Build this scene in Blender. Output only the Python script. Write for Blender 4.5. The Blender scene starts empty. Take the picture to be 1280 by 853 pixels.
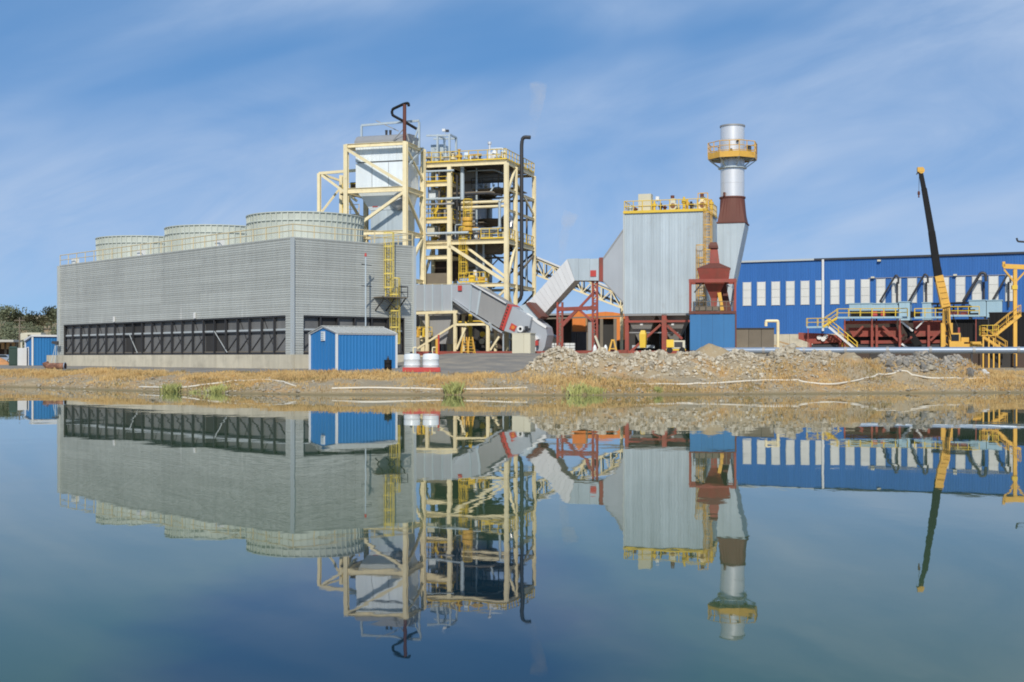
import bpy, bmesh, math, random
import numpy as np
from mathutils import Vector, Matrix, noise as mnoise
random.seed(7)
R = math.radians
SC = bpy.context.scene
COL = SC.collection
V = Vector
# ------------------------------------------------------------------ camera, sky, sun, exposure
EYE, FPX, HY, CX = 2.5, 1600.0, 447.0, 640.0
cam = bpy.data.objects.new('camera', bpy.data.cameras.new('camera'))
COL.objects.link(cam)
cam.location = (0, 0, EYE)
cam.rotation_euler = (R(90), 0, 0)
cam.data.sensor_width = 36
cam.data.lens = 36 * FPX / 1280
cam.data.shift_y = (HY - 426.5) / 1280
cam.data.clip_start = 0.5
cam.data.clip_end = 9000
SC.camera = cam
SUN_AZ, SUN_EL = 183.0, 37.0          # compass-like: degrees clockwise from +Y
w = bpy.data.worlds.new('World'); SC.world = w; w.use_nodes = True
nt = w.node_tree; nt.nodes.clear()
def wn(t, **k):
    n = nt.nodes.new(t)
    for a, b in k.items(): setattr(n, a, b)
    return n
sky = wn('ShaderNodeTexSky', sky_type='NISHITA', sun_disc=False, sun_elevation=R(SUN_EL), sun_rotation=R(SUN_AZ),
         air_density=0.62, dust_density=0.0, ozone_density=3.0, altitude=1200)
tc = wn('ShaderNodeTexCoord')
def wmath(op, a, b=None):
    n = wn('ShaderNodeMath', operation=op)
    for i, s in enumerate((a, b)):
        if s is None: continue
        if isinstance(s, (int, float)): n.inputs[i].default_value = s
        else: nt.links.new(s, n.inputs[i])
    return n.outputs[0]
CL_LOC, CL_A = (1.2, 7.7, 3.1), 0.98
def cloud(loc, rot, scl, nscale, detail, rough, dist, lo, hi):
    """streaky cirrus: noise over the sky dome, stretched along slanting bands"""
    m0 = wn('ShaderNodeMapping'); m0.inputs['Rotation'].default_value = (0, R(rot), 0); nt.links.new(tc.outputs['Generated'], m0.inputs[0])
    m = wn('ShaderNodeMapping'); m.inputs['Location'].default_value = loc; m.inputs['Scale'].default_value = scl
    nt.links.new(m0.outputs[0], m.inputs[0])
    n = wn('ShaderNodeTexNoise'); n.inputs['Scale'].default_value = nscale; n.inputs['Detail'].default_value = detail
    n.inputs['Roughness'].default_value = rough; n.inputs['Distortion'].default_value = dist
    nt.links.new(m.outputs[0], n.inputs[0])
    r = wn('ShaderNodeMapRange', interpolation_type='SMOOTHSTEP'); r.inputs[1].default_value = lo; r.inputs[2].default_value = hi
    nt.links.new(n.outputs[0], r.inputs[0])
    return r.outputs[0]
big = cloud(CL_LOC, 16, (1.0, 1.0, 3.0), 2.1, 4, 0.5, 0.35, 0.33, 0.62)
fine = cloud((4.1, 2.2, 0), 18, (1.0, 1.0, 2.6), 5.0, 10, 0.6, 0.9, 0.20, 0.80)
cl = wmath('MULTIPLY', big, wmath('ADD', wmath('MULTIPLY', fine, 0.58), 0.38))
cl = wmath('MULTIPLY', cl, CL_A)
veil = wn('ShaderNodeMix', data_type='RGBA'); veil.inputs[0].default_value = 0.62      # thin even haze high up flattens the sky
nt.links.new(sky.outputs[0], veil.inputs[6]); veil.inputs[7].default_value = (1.80, 3.75, 6.9, 1)
tint = wn('ShaderNodeMix', data_type='RGBA', blend_type='MULTIPLY'); tint.inputs[0].default_value = 1.0
nt.links.new(veil.outputs[2], tint.inputs[6]); tint.inputs[7].default_value = (0.70, 0.86, 0.94, 1)
mixc = wn('ShaderNodeMix', data_type='RGBA'); nt.links.new(cl, mixc.inputs[0])
nt.links.new(tint.outputs[2], mixc.inputs[6]); mixc.inputs[7].default_value = (4.5, 5.7, 7.7, 1)
bg = wn('ShaderNodeBackground'); bg.inputs[1].default_value = 0.105
nt.links.new(mixc.outputs[2], bg.inputs[0])
wo = wn('ShaderNodeOutputWorld'); nt.links.new(bg.outputs[0], wo.inputs[0])
sun = bpy.data.objects.new('sun', bpy.data.lights.new('sun', 'SUN')); COL.objects.link(sun)
sun.data.energy = 3.6; sun.data.angle = R(0.53); sun.data.color = (1.0, 0.94, 0.84)
sd = V((math.sin(R(SUN_AZ)) * math.cos(R(SUN_EL)), math.cos(R(SUN_AZ)) * math.cos(R(SUN_EL)), math.sin(R(SUN_EL))))
sun.rotation_euler = sd.to_track_quat('Z', 'Y').to_euler(); sun.location = (0, -40, 60)
SC.view_settings.view_transform = 'Standard'; SC.view_settings.look = 'None'
SC.view_settings.exposure = 0.0; SC.view_settings.gamma = 1.0
SC.render.engine = 'CYCLES'
SC.cycles.max_bounces = 6; SC.cycles.volume_bounces = 1; SC.cycles.filter_width = 1.85
SC.cycles.use_denoising = True
# ------------------------------------------------------------------ materials
MATS = {}
def pm(name, col, rough=0.6, metal=0.0, var=0.10, scale=0.6, streak=0.0, rnd=0.05, bump=0.0, bscale=8.0, col2=None, c2=0.5, spec=0.5):
    """Procedural paint/metal/earth: base colour, broad mottling, vertical streaks, a shade per object and fine relief."""
    m = bpy.data.materials.new(name); m.use_nodes = True; t = m.node_tree; N = t.nodes; L = t.links
    b = N['Principled BSDF']; b.inputs['Roughness'].default_value = rough; b.inputs['Metallic'].default_value = metal
    b.inputs['Specular IOR Level'].default_value = spec
    g = N.new('ShaderNodeNewGeometry'); oi = N.new('ShaderNodeObjectInfo')
    def noise(sc, det, scl=(1, 1, 1)):
        mp = N.new('ShaderNodeMapping'); mp.inputs['Scale'].default_value = scl; L.new(g.outputs['Position'], mp.inputs[0])
        n = N.new('ShaderNodeTexNoise'); n.inputs['Scale'].default_value = sc; n.inputs['Detail'].default_value = det
        n.inputs['Roughness'].default_value = 0.6; L.new(mp.outputs[0], n.inputs[0]); return n.outputs[0]
    def ma(op, a, bb):
        n = N.new('ShaderNodeMath'); n.operation = op
        for i, s in enumerate((a, bb)):
            if isinstance(s, (int, float)): n.inputs[i].default_value = s
            else: L.new(s, n.inputs[i])
        return n.outputs[0]
    f = ma('ADD', 1.0 - var, ma('MULTIPLY', noise(scale, 6), 2 * var))
    f = ma('MULTIPLY', f, ma('ADD', 1.0 - rnd, ma('MULTIPLY', oi.outputs['Random'], 2 * rnd)))
    if streak: f = ma('MULTIPLY', f, ma('ADD', 1.0 - streak, ma('MULTIPLY', noise(2.2, 5, (1, 1, 0.06)), 2 * streak)))
    base = None
    if col2:
        r = N.new('ShaderNodeMapRange'); r.inputs[1].default_value = c2 - 0.12; r.inputs[2].default_value = c2 + 0.12
        L.new(noise(scale * 1.7, 8), r.inputs[0])
        mx = N.new('ShaderNodeMix'); mx.data_type = 'RGBA'; L.new(r.outputs[0], mx.inputs[0])
        mx.inputs[6].default_value = (*col, 1); mx.inputs[7].default_value = (*col2, 1); base = mx.outputs[2]
    mu = N.new('ShaderNodeVectorMath'); mu.operation = 'SCALE'
    if base: L.new(base, mu.inputs[0])
    else: mu.inputs[0].default_value = col
    L.new(f, mu.inputs['Scale']); L.new(mu.outputs[0], b.inputs['Base Color'])
    if bump:
        bp = N.new('ShaderNodeBump'); bp.inputs['Strength'].default_value = bump; bp.inputs['Distance'].default_value = 0.05
        L.new(noise(bscale, 5), bp.inputs['Height']); L.new(bp.outputs[0], b.inputs['Normal'])
    MATS[name] = m
    return m
pm('siding', (0.43, 0.445, 0.415), 0.55, 0.0, 0.14, 0.25, 0.19, 0.055, col2=(0.37, 0.375, 0.35), c2=0.68)
def drips(name):
    '''whitish lime drips above the air inlets: thin vertical runs that fade upwards, part of the sheet's own colour'''
    m = MATS[name]; t = m.node_tree; N = t.nodes; L = t.links; b = N['Principled BSDF']; src = b.inputs['Base Color'].links[0].from_socket
    g = N.new('ShaderNodeNewGeometry'); mp = N.new('ShaderNodeMapping'); mp.inputs['Scale'].default_value = (1, 1, .03); L.new(g.outputs['Position'], mp.inputs[0])
    n = N.new('ShaderNodeTexNoise'); n.inputs['Scale'].default_value = 1.7; n.inputs['Detail'].default_value = 5; L.new(mp.outputs[0], n.inputs[0])
    r = N.new('ShaderNodeMapRange'); r.inputs[1].default_value = .60; r.inputs[2].default_value = .72; L.new(n.outputs[0], r.inputs[0])
    s = N.new('ShaderNodeSeparateXYZ'); L.new(g.outputs['Position'], s.inputs[0]); z = N.new('ShaderNodeMapRange'); z.inputs[1].default_value = 8.0; z.inputs[2].default_value = 6.2; z.inputs[4].default_value = .65; L.new(s.outputs[2], z.inputs[0])
    k = N.new('ShaderNodeMath'); k.operation = 'MULTIPLY'; L.new(r.outputs[0], k.inputs[0]); L.new(z.outputs[0], k.inputs[1])
    x = N.new('ShaderNodeMix'); x.data_type = 'RGBA'; L.new(k.outputs[0], x.inputs[0]); L.new(src, x.inputs[6]); x.inputs[7].default_value = (.66, .66, .62, 1); L.new(x.outputs[2], b.inputs['Base Color'])
drips('siding')
pm('trim', (0.52, 0.55, 0.54), 0.45, 0.2, 0.06)
pm('concrete', (0.56, 0.51, 0.39), 0.9, 0, 0.2, 0.5, 0.20, 0.07, 0.3, col2=(0.43, 0.39, 0.30), c2=0.62)
pm('fibreglass', (0.51, 0.54, 0.48), 0.55, 0, 0.10, 0.5, 0.06, 0.05)
pm('cream', (0.80, 0.69, 0.43), 0.5, 0, 0.16, 0.8, 0.16, 0.05, col2=(0.50, 0.36, 0.20), c2=0.70)
pm('yellow', (0.76, 0.52, 0.055), 0.5, 0, 0.12, 0.8, 0.06, 0.06)
pm('orange_yellow', (0.70, 0.40, 0.065), 0.5, 0, 0.16, 0.9, 0.10, 0.06, col2=(0.34, 0.19, 0.07), c2=0.70)
pm('galv', (0.47, 0.54, 0.575), 0.45, 0.2, 0.13, 0.35, 0.20, 0.05, col2=(0.38, 0.40, 0.40), c2=0.74)
pm('galv_dark', (0.33, 0.33, 0.325), 0.5, 0.25, 0.12, 0.35, 0.12, 0.05)
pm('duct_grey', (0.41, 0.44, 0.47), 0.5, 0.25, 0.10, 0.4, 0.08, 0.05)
pm('duct_white', (0.70, 0.70, 0.69), 0.45, 0.2, 0.08, 0.4, 0.06, 0.04)
pm('pale_clad', (0.74, 0.80, 0.83), 0.4, 0.05, 0.08, 0.4, 0.12, 0.05)
pm('stainless', (0.78, 0.78, 0.78), 0.36, 0.45, 0.05, 0.4, 0.06, 0.03)
pm('red_oxide', (0.30, 0.066, 0.048), 0.7, 0, 0.22, 0.9, 0.18, 0.10, col2=(0.20, 0.075, 0.05), c2=0.60)
pm('red_brown', (0.135, 0.045, 0.030), 0.7, 0, 0.15, 0.8, 0.10, 0.06)
pm('rust', (0.32, 0.16, 0.095), 0.85, 0, 0.25, 1.5, 0.10, 0.08, 0.4, col2=(0.13, 0.06, 0.04))
pm('signal_red', (0.50, 0.06, 0.05), 0.5, 0, 0.15, 1.2)
pm('orange', (0.66, 0.20, 0.035), 0.6, 0, 0.14, 0.4, 0.10, 0.04)
pm('shed_blue', (0.030, 0.19, 0.45), 0.45, 0.0, 0.10, 0.5, 0.08, 0.025)
pm('far_blue', (0.030, 0.135, 0.40), 0.5, 0.0, 0.10, 0.12, 0.10, 0.045)
pm('box_blue', (0.035, 0.165, 0.37), 0.5, 0.05, 0.09, 0.5, 0.08, 0.03)
pm('pale_blue', (0.33, 0.48, 0.56), 0.5, 0, 0.09, 0.4, 0.08, 0.06)
pm('white', (0.74, 0.74, 0.72), 0.45, 0, 0.08, 0.6, 0.06, 0.05)
pm('strip_white', (0.66, 0.66, 0.62), 0.5, 0, 0.08, 0.3, 0.10, 0.05)
pm('roof_grey', (0.46, 0.46, 0.42), 0.55, 0.1, 0.08, 0.5, 0.06, 0.03)
pm('lemon', (0.74, 0.58, 0.13), 0.5, 0, 0.10, 0.8, 0.05, 0.05)
pm('rail_brown', (0.60, 0.50, 0.30), 0.7, 0, 0.15, 0.8, 0.05, 0.06)
pm('black', (0.013, 0.013, 0.014), 0.7, 0, 0.3, 1.0, 0.1, 0.15, spec=0.2)
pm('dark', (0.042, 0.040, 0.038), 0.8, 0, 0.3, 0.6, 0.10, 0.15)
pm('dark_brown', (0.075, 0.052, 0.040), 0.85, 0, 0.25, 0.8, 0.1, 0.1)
pm('dark_steel', (0.055, 0.055, 0.058), 0.5, 0.3, 0.2, 0.8, 0, 0.1)
pm('louvre', (0.15, 0.15, 0.147), 0.75, 0, 0.35, 0.9, 0.20, 0.16)
pm('grating', (0.19, 0.16, 0.12), 0.8, 0.1, 0.2, 0.8, 0, 0.1)
pm('beige', (0.60, 0.57, 0.44), 0.55, 0, 0.08, 0.5, 0.06, 0.04)
pm('tan_wood', (0.36, 0.24, 0.12), 0.8, 0, 0.15, 1.0, 0.1, 0.1)
pm('poly_white', (0.72, 0.76, 0.76), 0.35, 0, 0.05, 1.0)
pm('asphalt', (0.20, 0.185, 0.16), 0.95, 0, 0.16, 0.25, 0, 0, 0.5, 6, col2=(0.32, 0.275, 0.21), c2=0.55)
pm('rock', (0.49, 0.44, 0.34), 0.95, 0, 0.35, 2.5, 0, 0.28, 0.6, 5, col2=(0.29, 0.235, 0.16), c2=0.52)
pm('rock_dark', (0.21, 0.20, 0.18), 0.95, 0, 0.4, 2.5, 0, 0.4, 0.6, 5, col2=(0.33, 0.28, 0.21), c2=0.57)
pm('clay', (0.50, 0.24, 0.095), 0.95, 0, 0.3, 1.2, 0, 0, 0.5, 4)
pm('weed', (0.25, 0.22, 0.09), 0.9, 0, 0.4, 0.9, 0, 0, col2=(0.30, 0.19, 0.09), c2=0.5, spec=0.1)
pm('hose', (0.70, 0.64, 0.52), 0.6, 0, 0.12, 1.0)
pm('dry_grass', (0.62, 0.45, 0.21), 0.9, 0, 0.35, 0.5, 0, 0, col2=(0.50, 0.31, 0.12), c2=0.52, spec=0.1)
pm('green_grass', (0.42, 0.43, 0.16), 0.9, 0, 0.3, 2.0, 0, 0.12, spec=0.1)
pm('leaf', (0.13, 0.145, 0.09), 0.95, 0, 0.4, 0.12, 0, 0.20, spec=0.1)
pm('leaf_pale', (0.19, 0.185, 0.11), 0.95, 0, 0.4, 0.12, 0, 0.20, spec=0.1)
pm('bark', (0.07, 0.055, 0.04), 0.95, 0, 0.2, 1.0)
pm('glass_dark', (0.02, 0.025, 0.03), 0.12, 0, 0.1, 1.0)
pm('tyre', (0.02, 0.02, 0.02), 0.9)
pm('pipe_blue', (0.30, 0.36, 0.44), 0.4, 0.35, 0.08, 0.5, 0, 0.03)
# ------------------------------------------------------------------ helpers
def W(px, py, d): return V(((px - CX) / FPX * d, d, EYE + (HY - py) / FPX * d))
FR = {}
def T(name, label, cat, loc=(0, 0, 0), rz=0.0, group=None):
    """An Empty at a thing's base; its parts are its children in local coordinates."""
    o = bpy.data.objects.new(name, None); COL.objects.link(o); o.empty_display_size = 0.3
    o.location = loc; o.rotation_euler = (0, 0, R(rz)); o['label'] = label; o['category'] = cat
    if group: o['group'] = group
    FR[o.name] = (Matrix.Translation(V(loc)) @ Matrix.Rotation(R(rz), 4, 'Z')).inverted()
    return o
def q(e, px, py, val, axis=1):
    """Local point where the sight line of a photo pixel meets the local plane axis = val."""
    Mi = FR[e.name]; o = Mi @ V((0, 0, EYE)); p = Mi @ W(px, py, 100.0); d = p - o
    return o + d * ((val - o[axis]) / d[axis])
def me(name, verts, faces, m, smooth=False):
    k = bpy.data.meshes.new(name); k.from_pydata([tuple(v) for v in verts], [], faces)
    k.materials.append(MATS[m])
    if smooth: k.polygons.foreach_set('use_smooth', [True] * len(k.polygons))
    k.update(); return k
def link(name, mesh, par=None, loc=None, rot=None, scale=None, kind=None):
    o = bpy.data.objects.new(name, mesh); COL.objects.link(o)
    if par is not None: o.parent = par
    if loc is not None: o.location = loc
    if rot is not None: o.rotation_euler = rot
    if scale is not None: o.scale = scale
    if kind: o['kind'] = kind
    return o
def tag(o, label, cat, group=None):
    o['label'] = label; o['category'] = cat
    if group: o['group'] = group
    return o
class MB:
    def __init__(s): s.v = []; s.f = []
    def add(s, vs, fs):
        k = len(s.v); s.v += [V(v) for v in vs]; s.f += [tuple(i + k for i in f) for f in fs]; return s
    def loft(s, loops, caps=True):
        n = len(loops[0]); vs = [p for l in loops for p in l]; fs = []
        for a in range(len(loops) - 1):
            for i in range(n):
                j = (i + 1) % n; fs.append((a * n + i, a * n + j, (a + 1) * n + j, (a + 1) * n + i))
        if caps:
            fs.append(tuple(reversed(range(n)))); fs.append(tuple(range((len(loops) - 1) * n, len(loops) * n)))
        return s.add(vs, fs)
    def box(s, c, z, rz=0.0):
        c = V(c); x, y, h = z[0] / 2, z[1] / 2, z[2] / 2; ca, sa = math.cos(rz), math.sin(rz)
        f = lambda a, b, d: c + V((a * ca - b * sa, a * sa + b * ca, d))
        return s.loft([[f(-x, -y, k), f(x, -y, k), f(x, y, k), f(-x, y, k)] for k in (-h, h)])
    def sweep(s, pts, prof, up=(0, 0, 1), caps=True):
        pts = [V(p) for p in pts]; loops = []
        for i, p in enumerate(pts):
            a = (pts[i] - pts[i - 1]).normalized() if i else (pts[1] - pts[0]).normalized()
            b = (pts[i + 1] - pts[i]).normalized() if i < len(pts) - 1 else a
            t = (a + b)
            t = t.normalized() if t.length > 1e-6 else a
            u = V(up)
            if abs(t.dot(u)) > 0.97: u = V((0, 1, 0)) if abs(t.y) < 0.9 else V((1, 0, 0))
            x = t.cross(u).normalized(); y = x.cross(t).normalized()
            k = 1.0 / max(0.5, abs(t.dot(a)))
            loops.append([p + x * (e[0] * (k if len(pts) > 2 else 1)) + y * e[1] for e in prof])
        return s.loft(loops, caps)
    def bar(s, a, b, w, h=None):
        h = h or w
        return s.sweep([a, b], [(-w / 2, -h / 2), (w / 2, -h / 2), (w / 2, h / 2), (-w / 2, h / 2)])
    def hbar(s, a, b, w, h=None):
        h = h or w; t = max(0.03, w * 0.14); x, y, e = w / 2, h / 2, t / 2
        return s.sweep([a, b], [(-x, -y), (x, -y), (x, -y + t), (e, -y + t), (e, y - t), (x, y - t), (x, y), (-x, y), (-x, y - t), (-e, y - t), (-e, -y + t), (-x, -y + t)])
    def tube(s, pts, r, n=8, caps=True):
        return s.sweep(pts, [(r * math.cos(2 * math.pi * i / n), r * math.sin(2 * math.pi * i / n)) for i in range(n)], caps=caps)
    def rev(s, c, prof, n=24, a0=0.0, a1=2 * math.pi):
        """surface of revolution about a vertical axis through c; prof = [(r, z), ...]"""
        c = V(c); full = a1 - a0 > 6.28; k = n if full else n + 1; vs = []; fs = []
        for r, z in prof:
            for i in range(k):
                a = a0 + (a1 - a0) * i / n; vs.append(c + V((r * math.cos(a), r * math.sin(a), z)))
        for j in range(len(prof) - 1):
            for i in range(n):
                i2 = (i + 1) % k; fs.append((j * k + i, j * k + i2, (j + 1) * k + i2, (j + 1) * k + i))
        return s.add(vs, fs)
    def o(s, name, m, par=None, smooth=False, loc=None, kind=None):
        ob = link(name, me(name, s.v, s.f, m, smooth), par, loc, kind=kind)
        if smooth and len(s.v) < 60000:
            ob.data.set_sharp_from_angle(angle=R(40))
        return ob
def box(p, name, m, c, z, rz=0.0): return MB().box(c, z, rz).o(name, m, p)
def bar(p, name, m, a, b, w, h=None): return MB().bar(a, b, w, h).o(name, m, p)
def hbar(p, name, m, a, b, w, h=None): return MB().hbar(a, b, w, h).o(name, m, p)
def tube(p, name, m, pts, r, n=10): return MB().tube(pts, r, n).o(name, m, p, True)
def cyl(p, name, m, a, b, r1, r2=None, n=20):
    a, b = V(a), V(b); t = (b - a).normalized(); u = V((0, 0, 1)) if abs(t.z) < 0.9 else V((1, 0, 0))
    x = t.cross(u).normalized(); y = x.cross(t); r2 = r1 if r2 is None else r2
    ring = lambda c, r: [c + (x * math.cos(2 * math.pi * i / n) + y * math.sin(2 * math.pi * i / n)) * r for i in range(n)]
    return MB().loft([ring(a, r1), ring(b, r2)]).o(name, m, p, True)
def arc(pts, r=0.3, n=4):
    """round the corners of a polyline"""
    pts = [V(p) for p in pts]; out = [pts[0]]
    for i in range(1, len(pts) - 1):
        a, b, c = pts[i - 1], pts[i], pts[i + 1]; da, dc = (a - b), (c - b); k = min(r, da.length * .45, dc.length * .45)
        s, e = b + da.normalized() * k, b + dc.normalized() * k
        for j in range(n + 1):
            t = j / n; out.append(s * (1 - t) ** 2 + b * 2 * t * (1 - t) + e * t * t)
    return out + [pts[-1]]
def quadbox(p, name, m, front, depth, v=V((0, 1, 0))):
    """a polygon in a plane pushed back by depth"""
    return MB().loft([[V(x) for x in front], [V(x) + v * depth for x in front]]).o(name, m, p)
def rail(p, pts, m='yellow', h=1.07, sp=1.8, r=0.035, mids=1, toe=False):
    pts = [V(x) for x in pts]; up = V((0, 0, h))
    g = MB().tube([x + up for x in pts], r, 6).o('guard_rail', m, p)
    for k in range(mids): MB().tube([x + up * ((k + 1) / (mids + 1)) for x in pts], r * .8, 5).o('mid_rail', m, g)
    if toe:
        for a, b in zip(pts, pts[1:]): MB().bar(a + V((0, 0, .08)), b + V((0, 0, .08)), .02, .16).o('toe_board', m, g)
    pmesh = None
    for i, (a, b) in enumerate(zip(pts, pts[1:])):
        n = max(1, round((b - a).length / sp))
        for j in range(n + (1 if i == len(pts) - 2 else 0)):
            c = a.lerp(b, j / n)
            if pmesh is None: pmesh = me('rail_post', *(lambda q_: (q_.v, q_.f))(MB().tube([(0, 0, 0), (0, 0, h)], r * 1.05, 6)), m)
            link('rail_post', pmesh, g, c)
    return g
def ladder(p, a, h, wdt=0.5, m='yellow', cage=True, rad=0.42, face=(0, -1, 0), sp=0.32):
    """caged ladder standing at a (local), rising h; cage towards face"""
    a = V(a); f = V(face); x = V((-f.y, f.x, 0))
    g = MB().bar(a - x * wdt / 2, a - x * wdt / 2 + V((0, 0, h)), .07).bar(a + x * wdt / 2, a + x * wdt / 2 + V((0, 0, h)), .07).o('ladder', m, p)
    rm = MB().bar(-x * wdt / 2, x * wdt / 2, .04); rm = me('rung', rm.v, rm.f, m)
    for k in range(int(h / sp)): link('rung', rm, g, a + V((0, 0, sp * (k + .5))))
    if cage:
        pts = [x * (rad * math.cos(t)) + f * (.05 + rad * 1.1 * math.sin(t)) for t in [math.pi * i / 8 for i in range(9)]]
        hm = MB().sweep(pts, [(-.012, -.05), (.012, -.05), (.012, .05), (-.012, .05)]); hm = me('cage_hoop', hm.v, hm.f, m)
        z = min(2.2, h * .2)
        n = max(2, int((h + .9 - z) / 1.2))
        for k in range(n + 1): link('cage_hoop', hm, g, a + V((0, 0, z + (h + .9 - z) * k / n)))
        for i in range(0, 9, 1 if rad > .4 else 2):
            MB().bar(a + pts[i] + V((0, 0, z)), a + pts[i] + V((0, 0, h + .9)), .03, .025).o('cage_bar', m, g)
    return g
def ribsheet(wd, ht, n, dep, th=0.05, horiz=False):
    """closed sheet with n trapezoid ribs; lies in local xz, front towards -y"""
    pr = []; L_ = ht if horiz else wd; p = L_ / n
    for i in range(n):
        s = i * p; pr += [(s, 0), (s + p * .55, 0), (s + p * .68, -dep), (s + p * .9, -dep)]
    pr += [(L_, 0), (L_, th), (0, th)]
    b = MB(); oth = wd if horiz else ht
    if horiz: b.loft([[V((0, y, s)) for s, y in pr], [V((oth, y, s)) for s, y in pr]])
    else: b.loft([[V((s, y, 0)) for s, y in reversed(pr)], [V((s, y, oth)) for s, y in reversed(pr)]])
    return b
def clad(p, name, m, o, du, wd, z0, z1, pw, ribs=4, dep=.04, horiz=False, rows=1, gap=.012):
    """cover a vertical face with separate sheets; o = lower left corner seen from outside, du = direction to the right"""
    du = V(du).normalized(); rz = math.atan2(du.y, du.x); n = max(1, round(wd / pw)); w_ = wd / n; h_ = (z1 - z0) / rows
    b = ribsheet(w_ - gap, h_ - gap, ribs, dep, horiz=horiz); k = me(name, b.v, b.f, m)
    for r_ in range(rows):
        for i in range(n):
            link(name, k, p, V((o[0], o[1], 0)) + du * (w_ * i + gap / 2) + V((0, 0, z0 + h_ * r_ + gap / 2)), (0, 0, rz))
def stairs(p, a, b, wd=V((0, .8, 0)), m='yellow', ms=None, rails=True, n=None):
    a, b = V(a), V(b); wd = V(wd)
    for s in (V(), wd): MB().bar(a + s, b + s, .06, .25).o('stringer', ms or m, p)
    n = n or max(3, int(abs(b.z - a.z) / .22)); t = MB().bar(V(), wd, .24, .04); tm = me('tread', t.v, t.f, m)
    for i in range(1, n): link('tread', tm, p, a.lerp(b, i / n) + V((0, 0, .05)))
    if rails:
        for s in (V(), wd): rail(p, [a + s, b + s], m, 1.0, 1.6)
def ic(k, seed, sq=(1, 1, 1)):
    bm = bmesh.new(); bmesh.ops.create_icosphere(bm, subdivisions=k, radius=1.0); rr = random.Random(seed)
    off = V((rr.random() * 50, rr.random() * 50, rr.random() * 50))
    for v in bm.verts:
        c = v.co * (1 + .55 * mnoise.noise(v.co * 1.3 + off) + .18 * mnoise.noise(v.co * 3 + off))
        v.co = V((c.x * sq[0], c.y * sq[1], c.z * sq[2]))
    for _ in range(3):                                   # flat broken faces
        nrm = V((rr.uniform(-1, 1), rr.uniform(-1, 1), rr.uniform(-.2, 1))).normalized(); dd = rr.uniform(.55, .75)
        for v in bm.verts:
            e = v.co.dot(nrm) - dd
            if e > 0: v.co -= nrm * e
    vs = [v.co.copy() for v in bm.verts]; fs = [tuple(v.index for v in f.verts) for f in bm.faces]; bm.free()
    return vs, fs
# ------------------------------------------------------------------ ground, water, hills
_r = np.random.RandomState(5)
_K = [(_r.uniform(.5, 1.6) * s, _r.uniform(0, 6.28), _r.uniform(0, 6.28), a) for s, a in ((.5, .5), (1.3, .25), (3.2, .13), (7, .07)) for _ in range(6)]
def nz(x, y):
    t = 0
    for k, an, ph, a in _K: t = t + a * np.sin(k * (x * math.cos(an) + y * math.sin(an)) + ph + 1.3 * np.sin(.37 * k * (y * math.cos(an) - x * math.sin(an)) + an))
    return t / 2.4
def shore(x):
    return np.interp(x, [-160, -60, -39, -24, -12.7, 4.5, 21.7, 36, 70, 160], [150, 118, 106, 92, 85.5, 84.4, 88.5, 91, 97, 110]) + .25 * nz(x * 1.2, 40 + 0 * x)
def sst(a, b, x):
    t = np.clip((x - a) / (b - a), 0, 1); return t * t * (3 - 2 * t)
PILES = [((px - CX) / FPX * d, d, z, sx, sy) for px, d, z, sx, sy in (
    (702, 94, 3.15, 2.2, 2.9), (755, 95, 2.8, 2.6, 2.9), (812, 95, 2.95, 2.4, 3.0), (885, 101, 3.42, 2.3, 2.2), (862, 95, 2.8, 2.6, 3.0),
    (925, 95, 2.95, 2.4, 3.0), (985, 95, 3.0, 2.2, 2.9), (1022, 96, 2.9, 2.0, 2.8), (1062, 96, 2.8, 2.0, 2.6), (1105, 97, 2.75, 2.0, 2.4),
    (1150, 97, 2.78, 2.2, 2.4), (1195, 97, 2.35, 1.8, 2.0))]
def gz(x, y):
    x = np.asarray(x, float); y = np.asarray(y, float); s = y - shore(x)
    z = np.interp(s, [-60, -30, -6, 0, .4, 1, 3, 6, 9, 14, 25, 60], [-3, -2.5, -1.1, 0, .17, .32, .66, 1.02, 1.26, 1.44, 1.55, 1.6])
    z = z + sst(-15, -5, x) * sst(99, 124, y) * 1.32
    z = np.where(s > .3, z + (.12 * nz(x * 1.6, y * 1.6) + .05 * nz(x * 5, y * 5)) * np.clip(s, 0, 1) * (1 - .85 * sst(8.5, 11, s)), z)
    z = z - sst(27, 31, x) * sst(101, 106, y) * (1 - sst(127.5, 128.5, y)) * 1.4
    top = z
    for px, py, pz, sx, sy in PILES:
        g = np.exp(-(((x - px) / sx) ** 2 + ((y - py) / sy) ** 2))
        top = np.maximum(top, z + np.maximum(0, pz - z) * g)
    bump = np.clip((top - z) * 2, 0, 1)
    z = top + bump * (.2 * nz(x * 2.1, y * 2.1) + .12 * nz(x * 4.7, y * 4.7))
    far = sst(260, 700, y)
    return z * (1 - far) + far * (1.6 + 22 * sst(420, 720, y) * (1 - sst(-70, 30, x)) + 5 * sst(500, 900, y))
def ghit(px, py, d0=80.0):
    d = np.arange(d0, 150, .05); zr = EYE + (HY - py) / FPX * d; g = gz((px - CX) / FPX * d, d)
    i = int(np.argmax(g >= zr)); d_ = float(d[i]); return V(((px - CX) / FPX * d_, d_, float(g[i])))
def gat(x, y): return float(gz(x, y))
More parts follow.
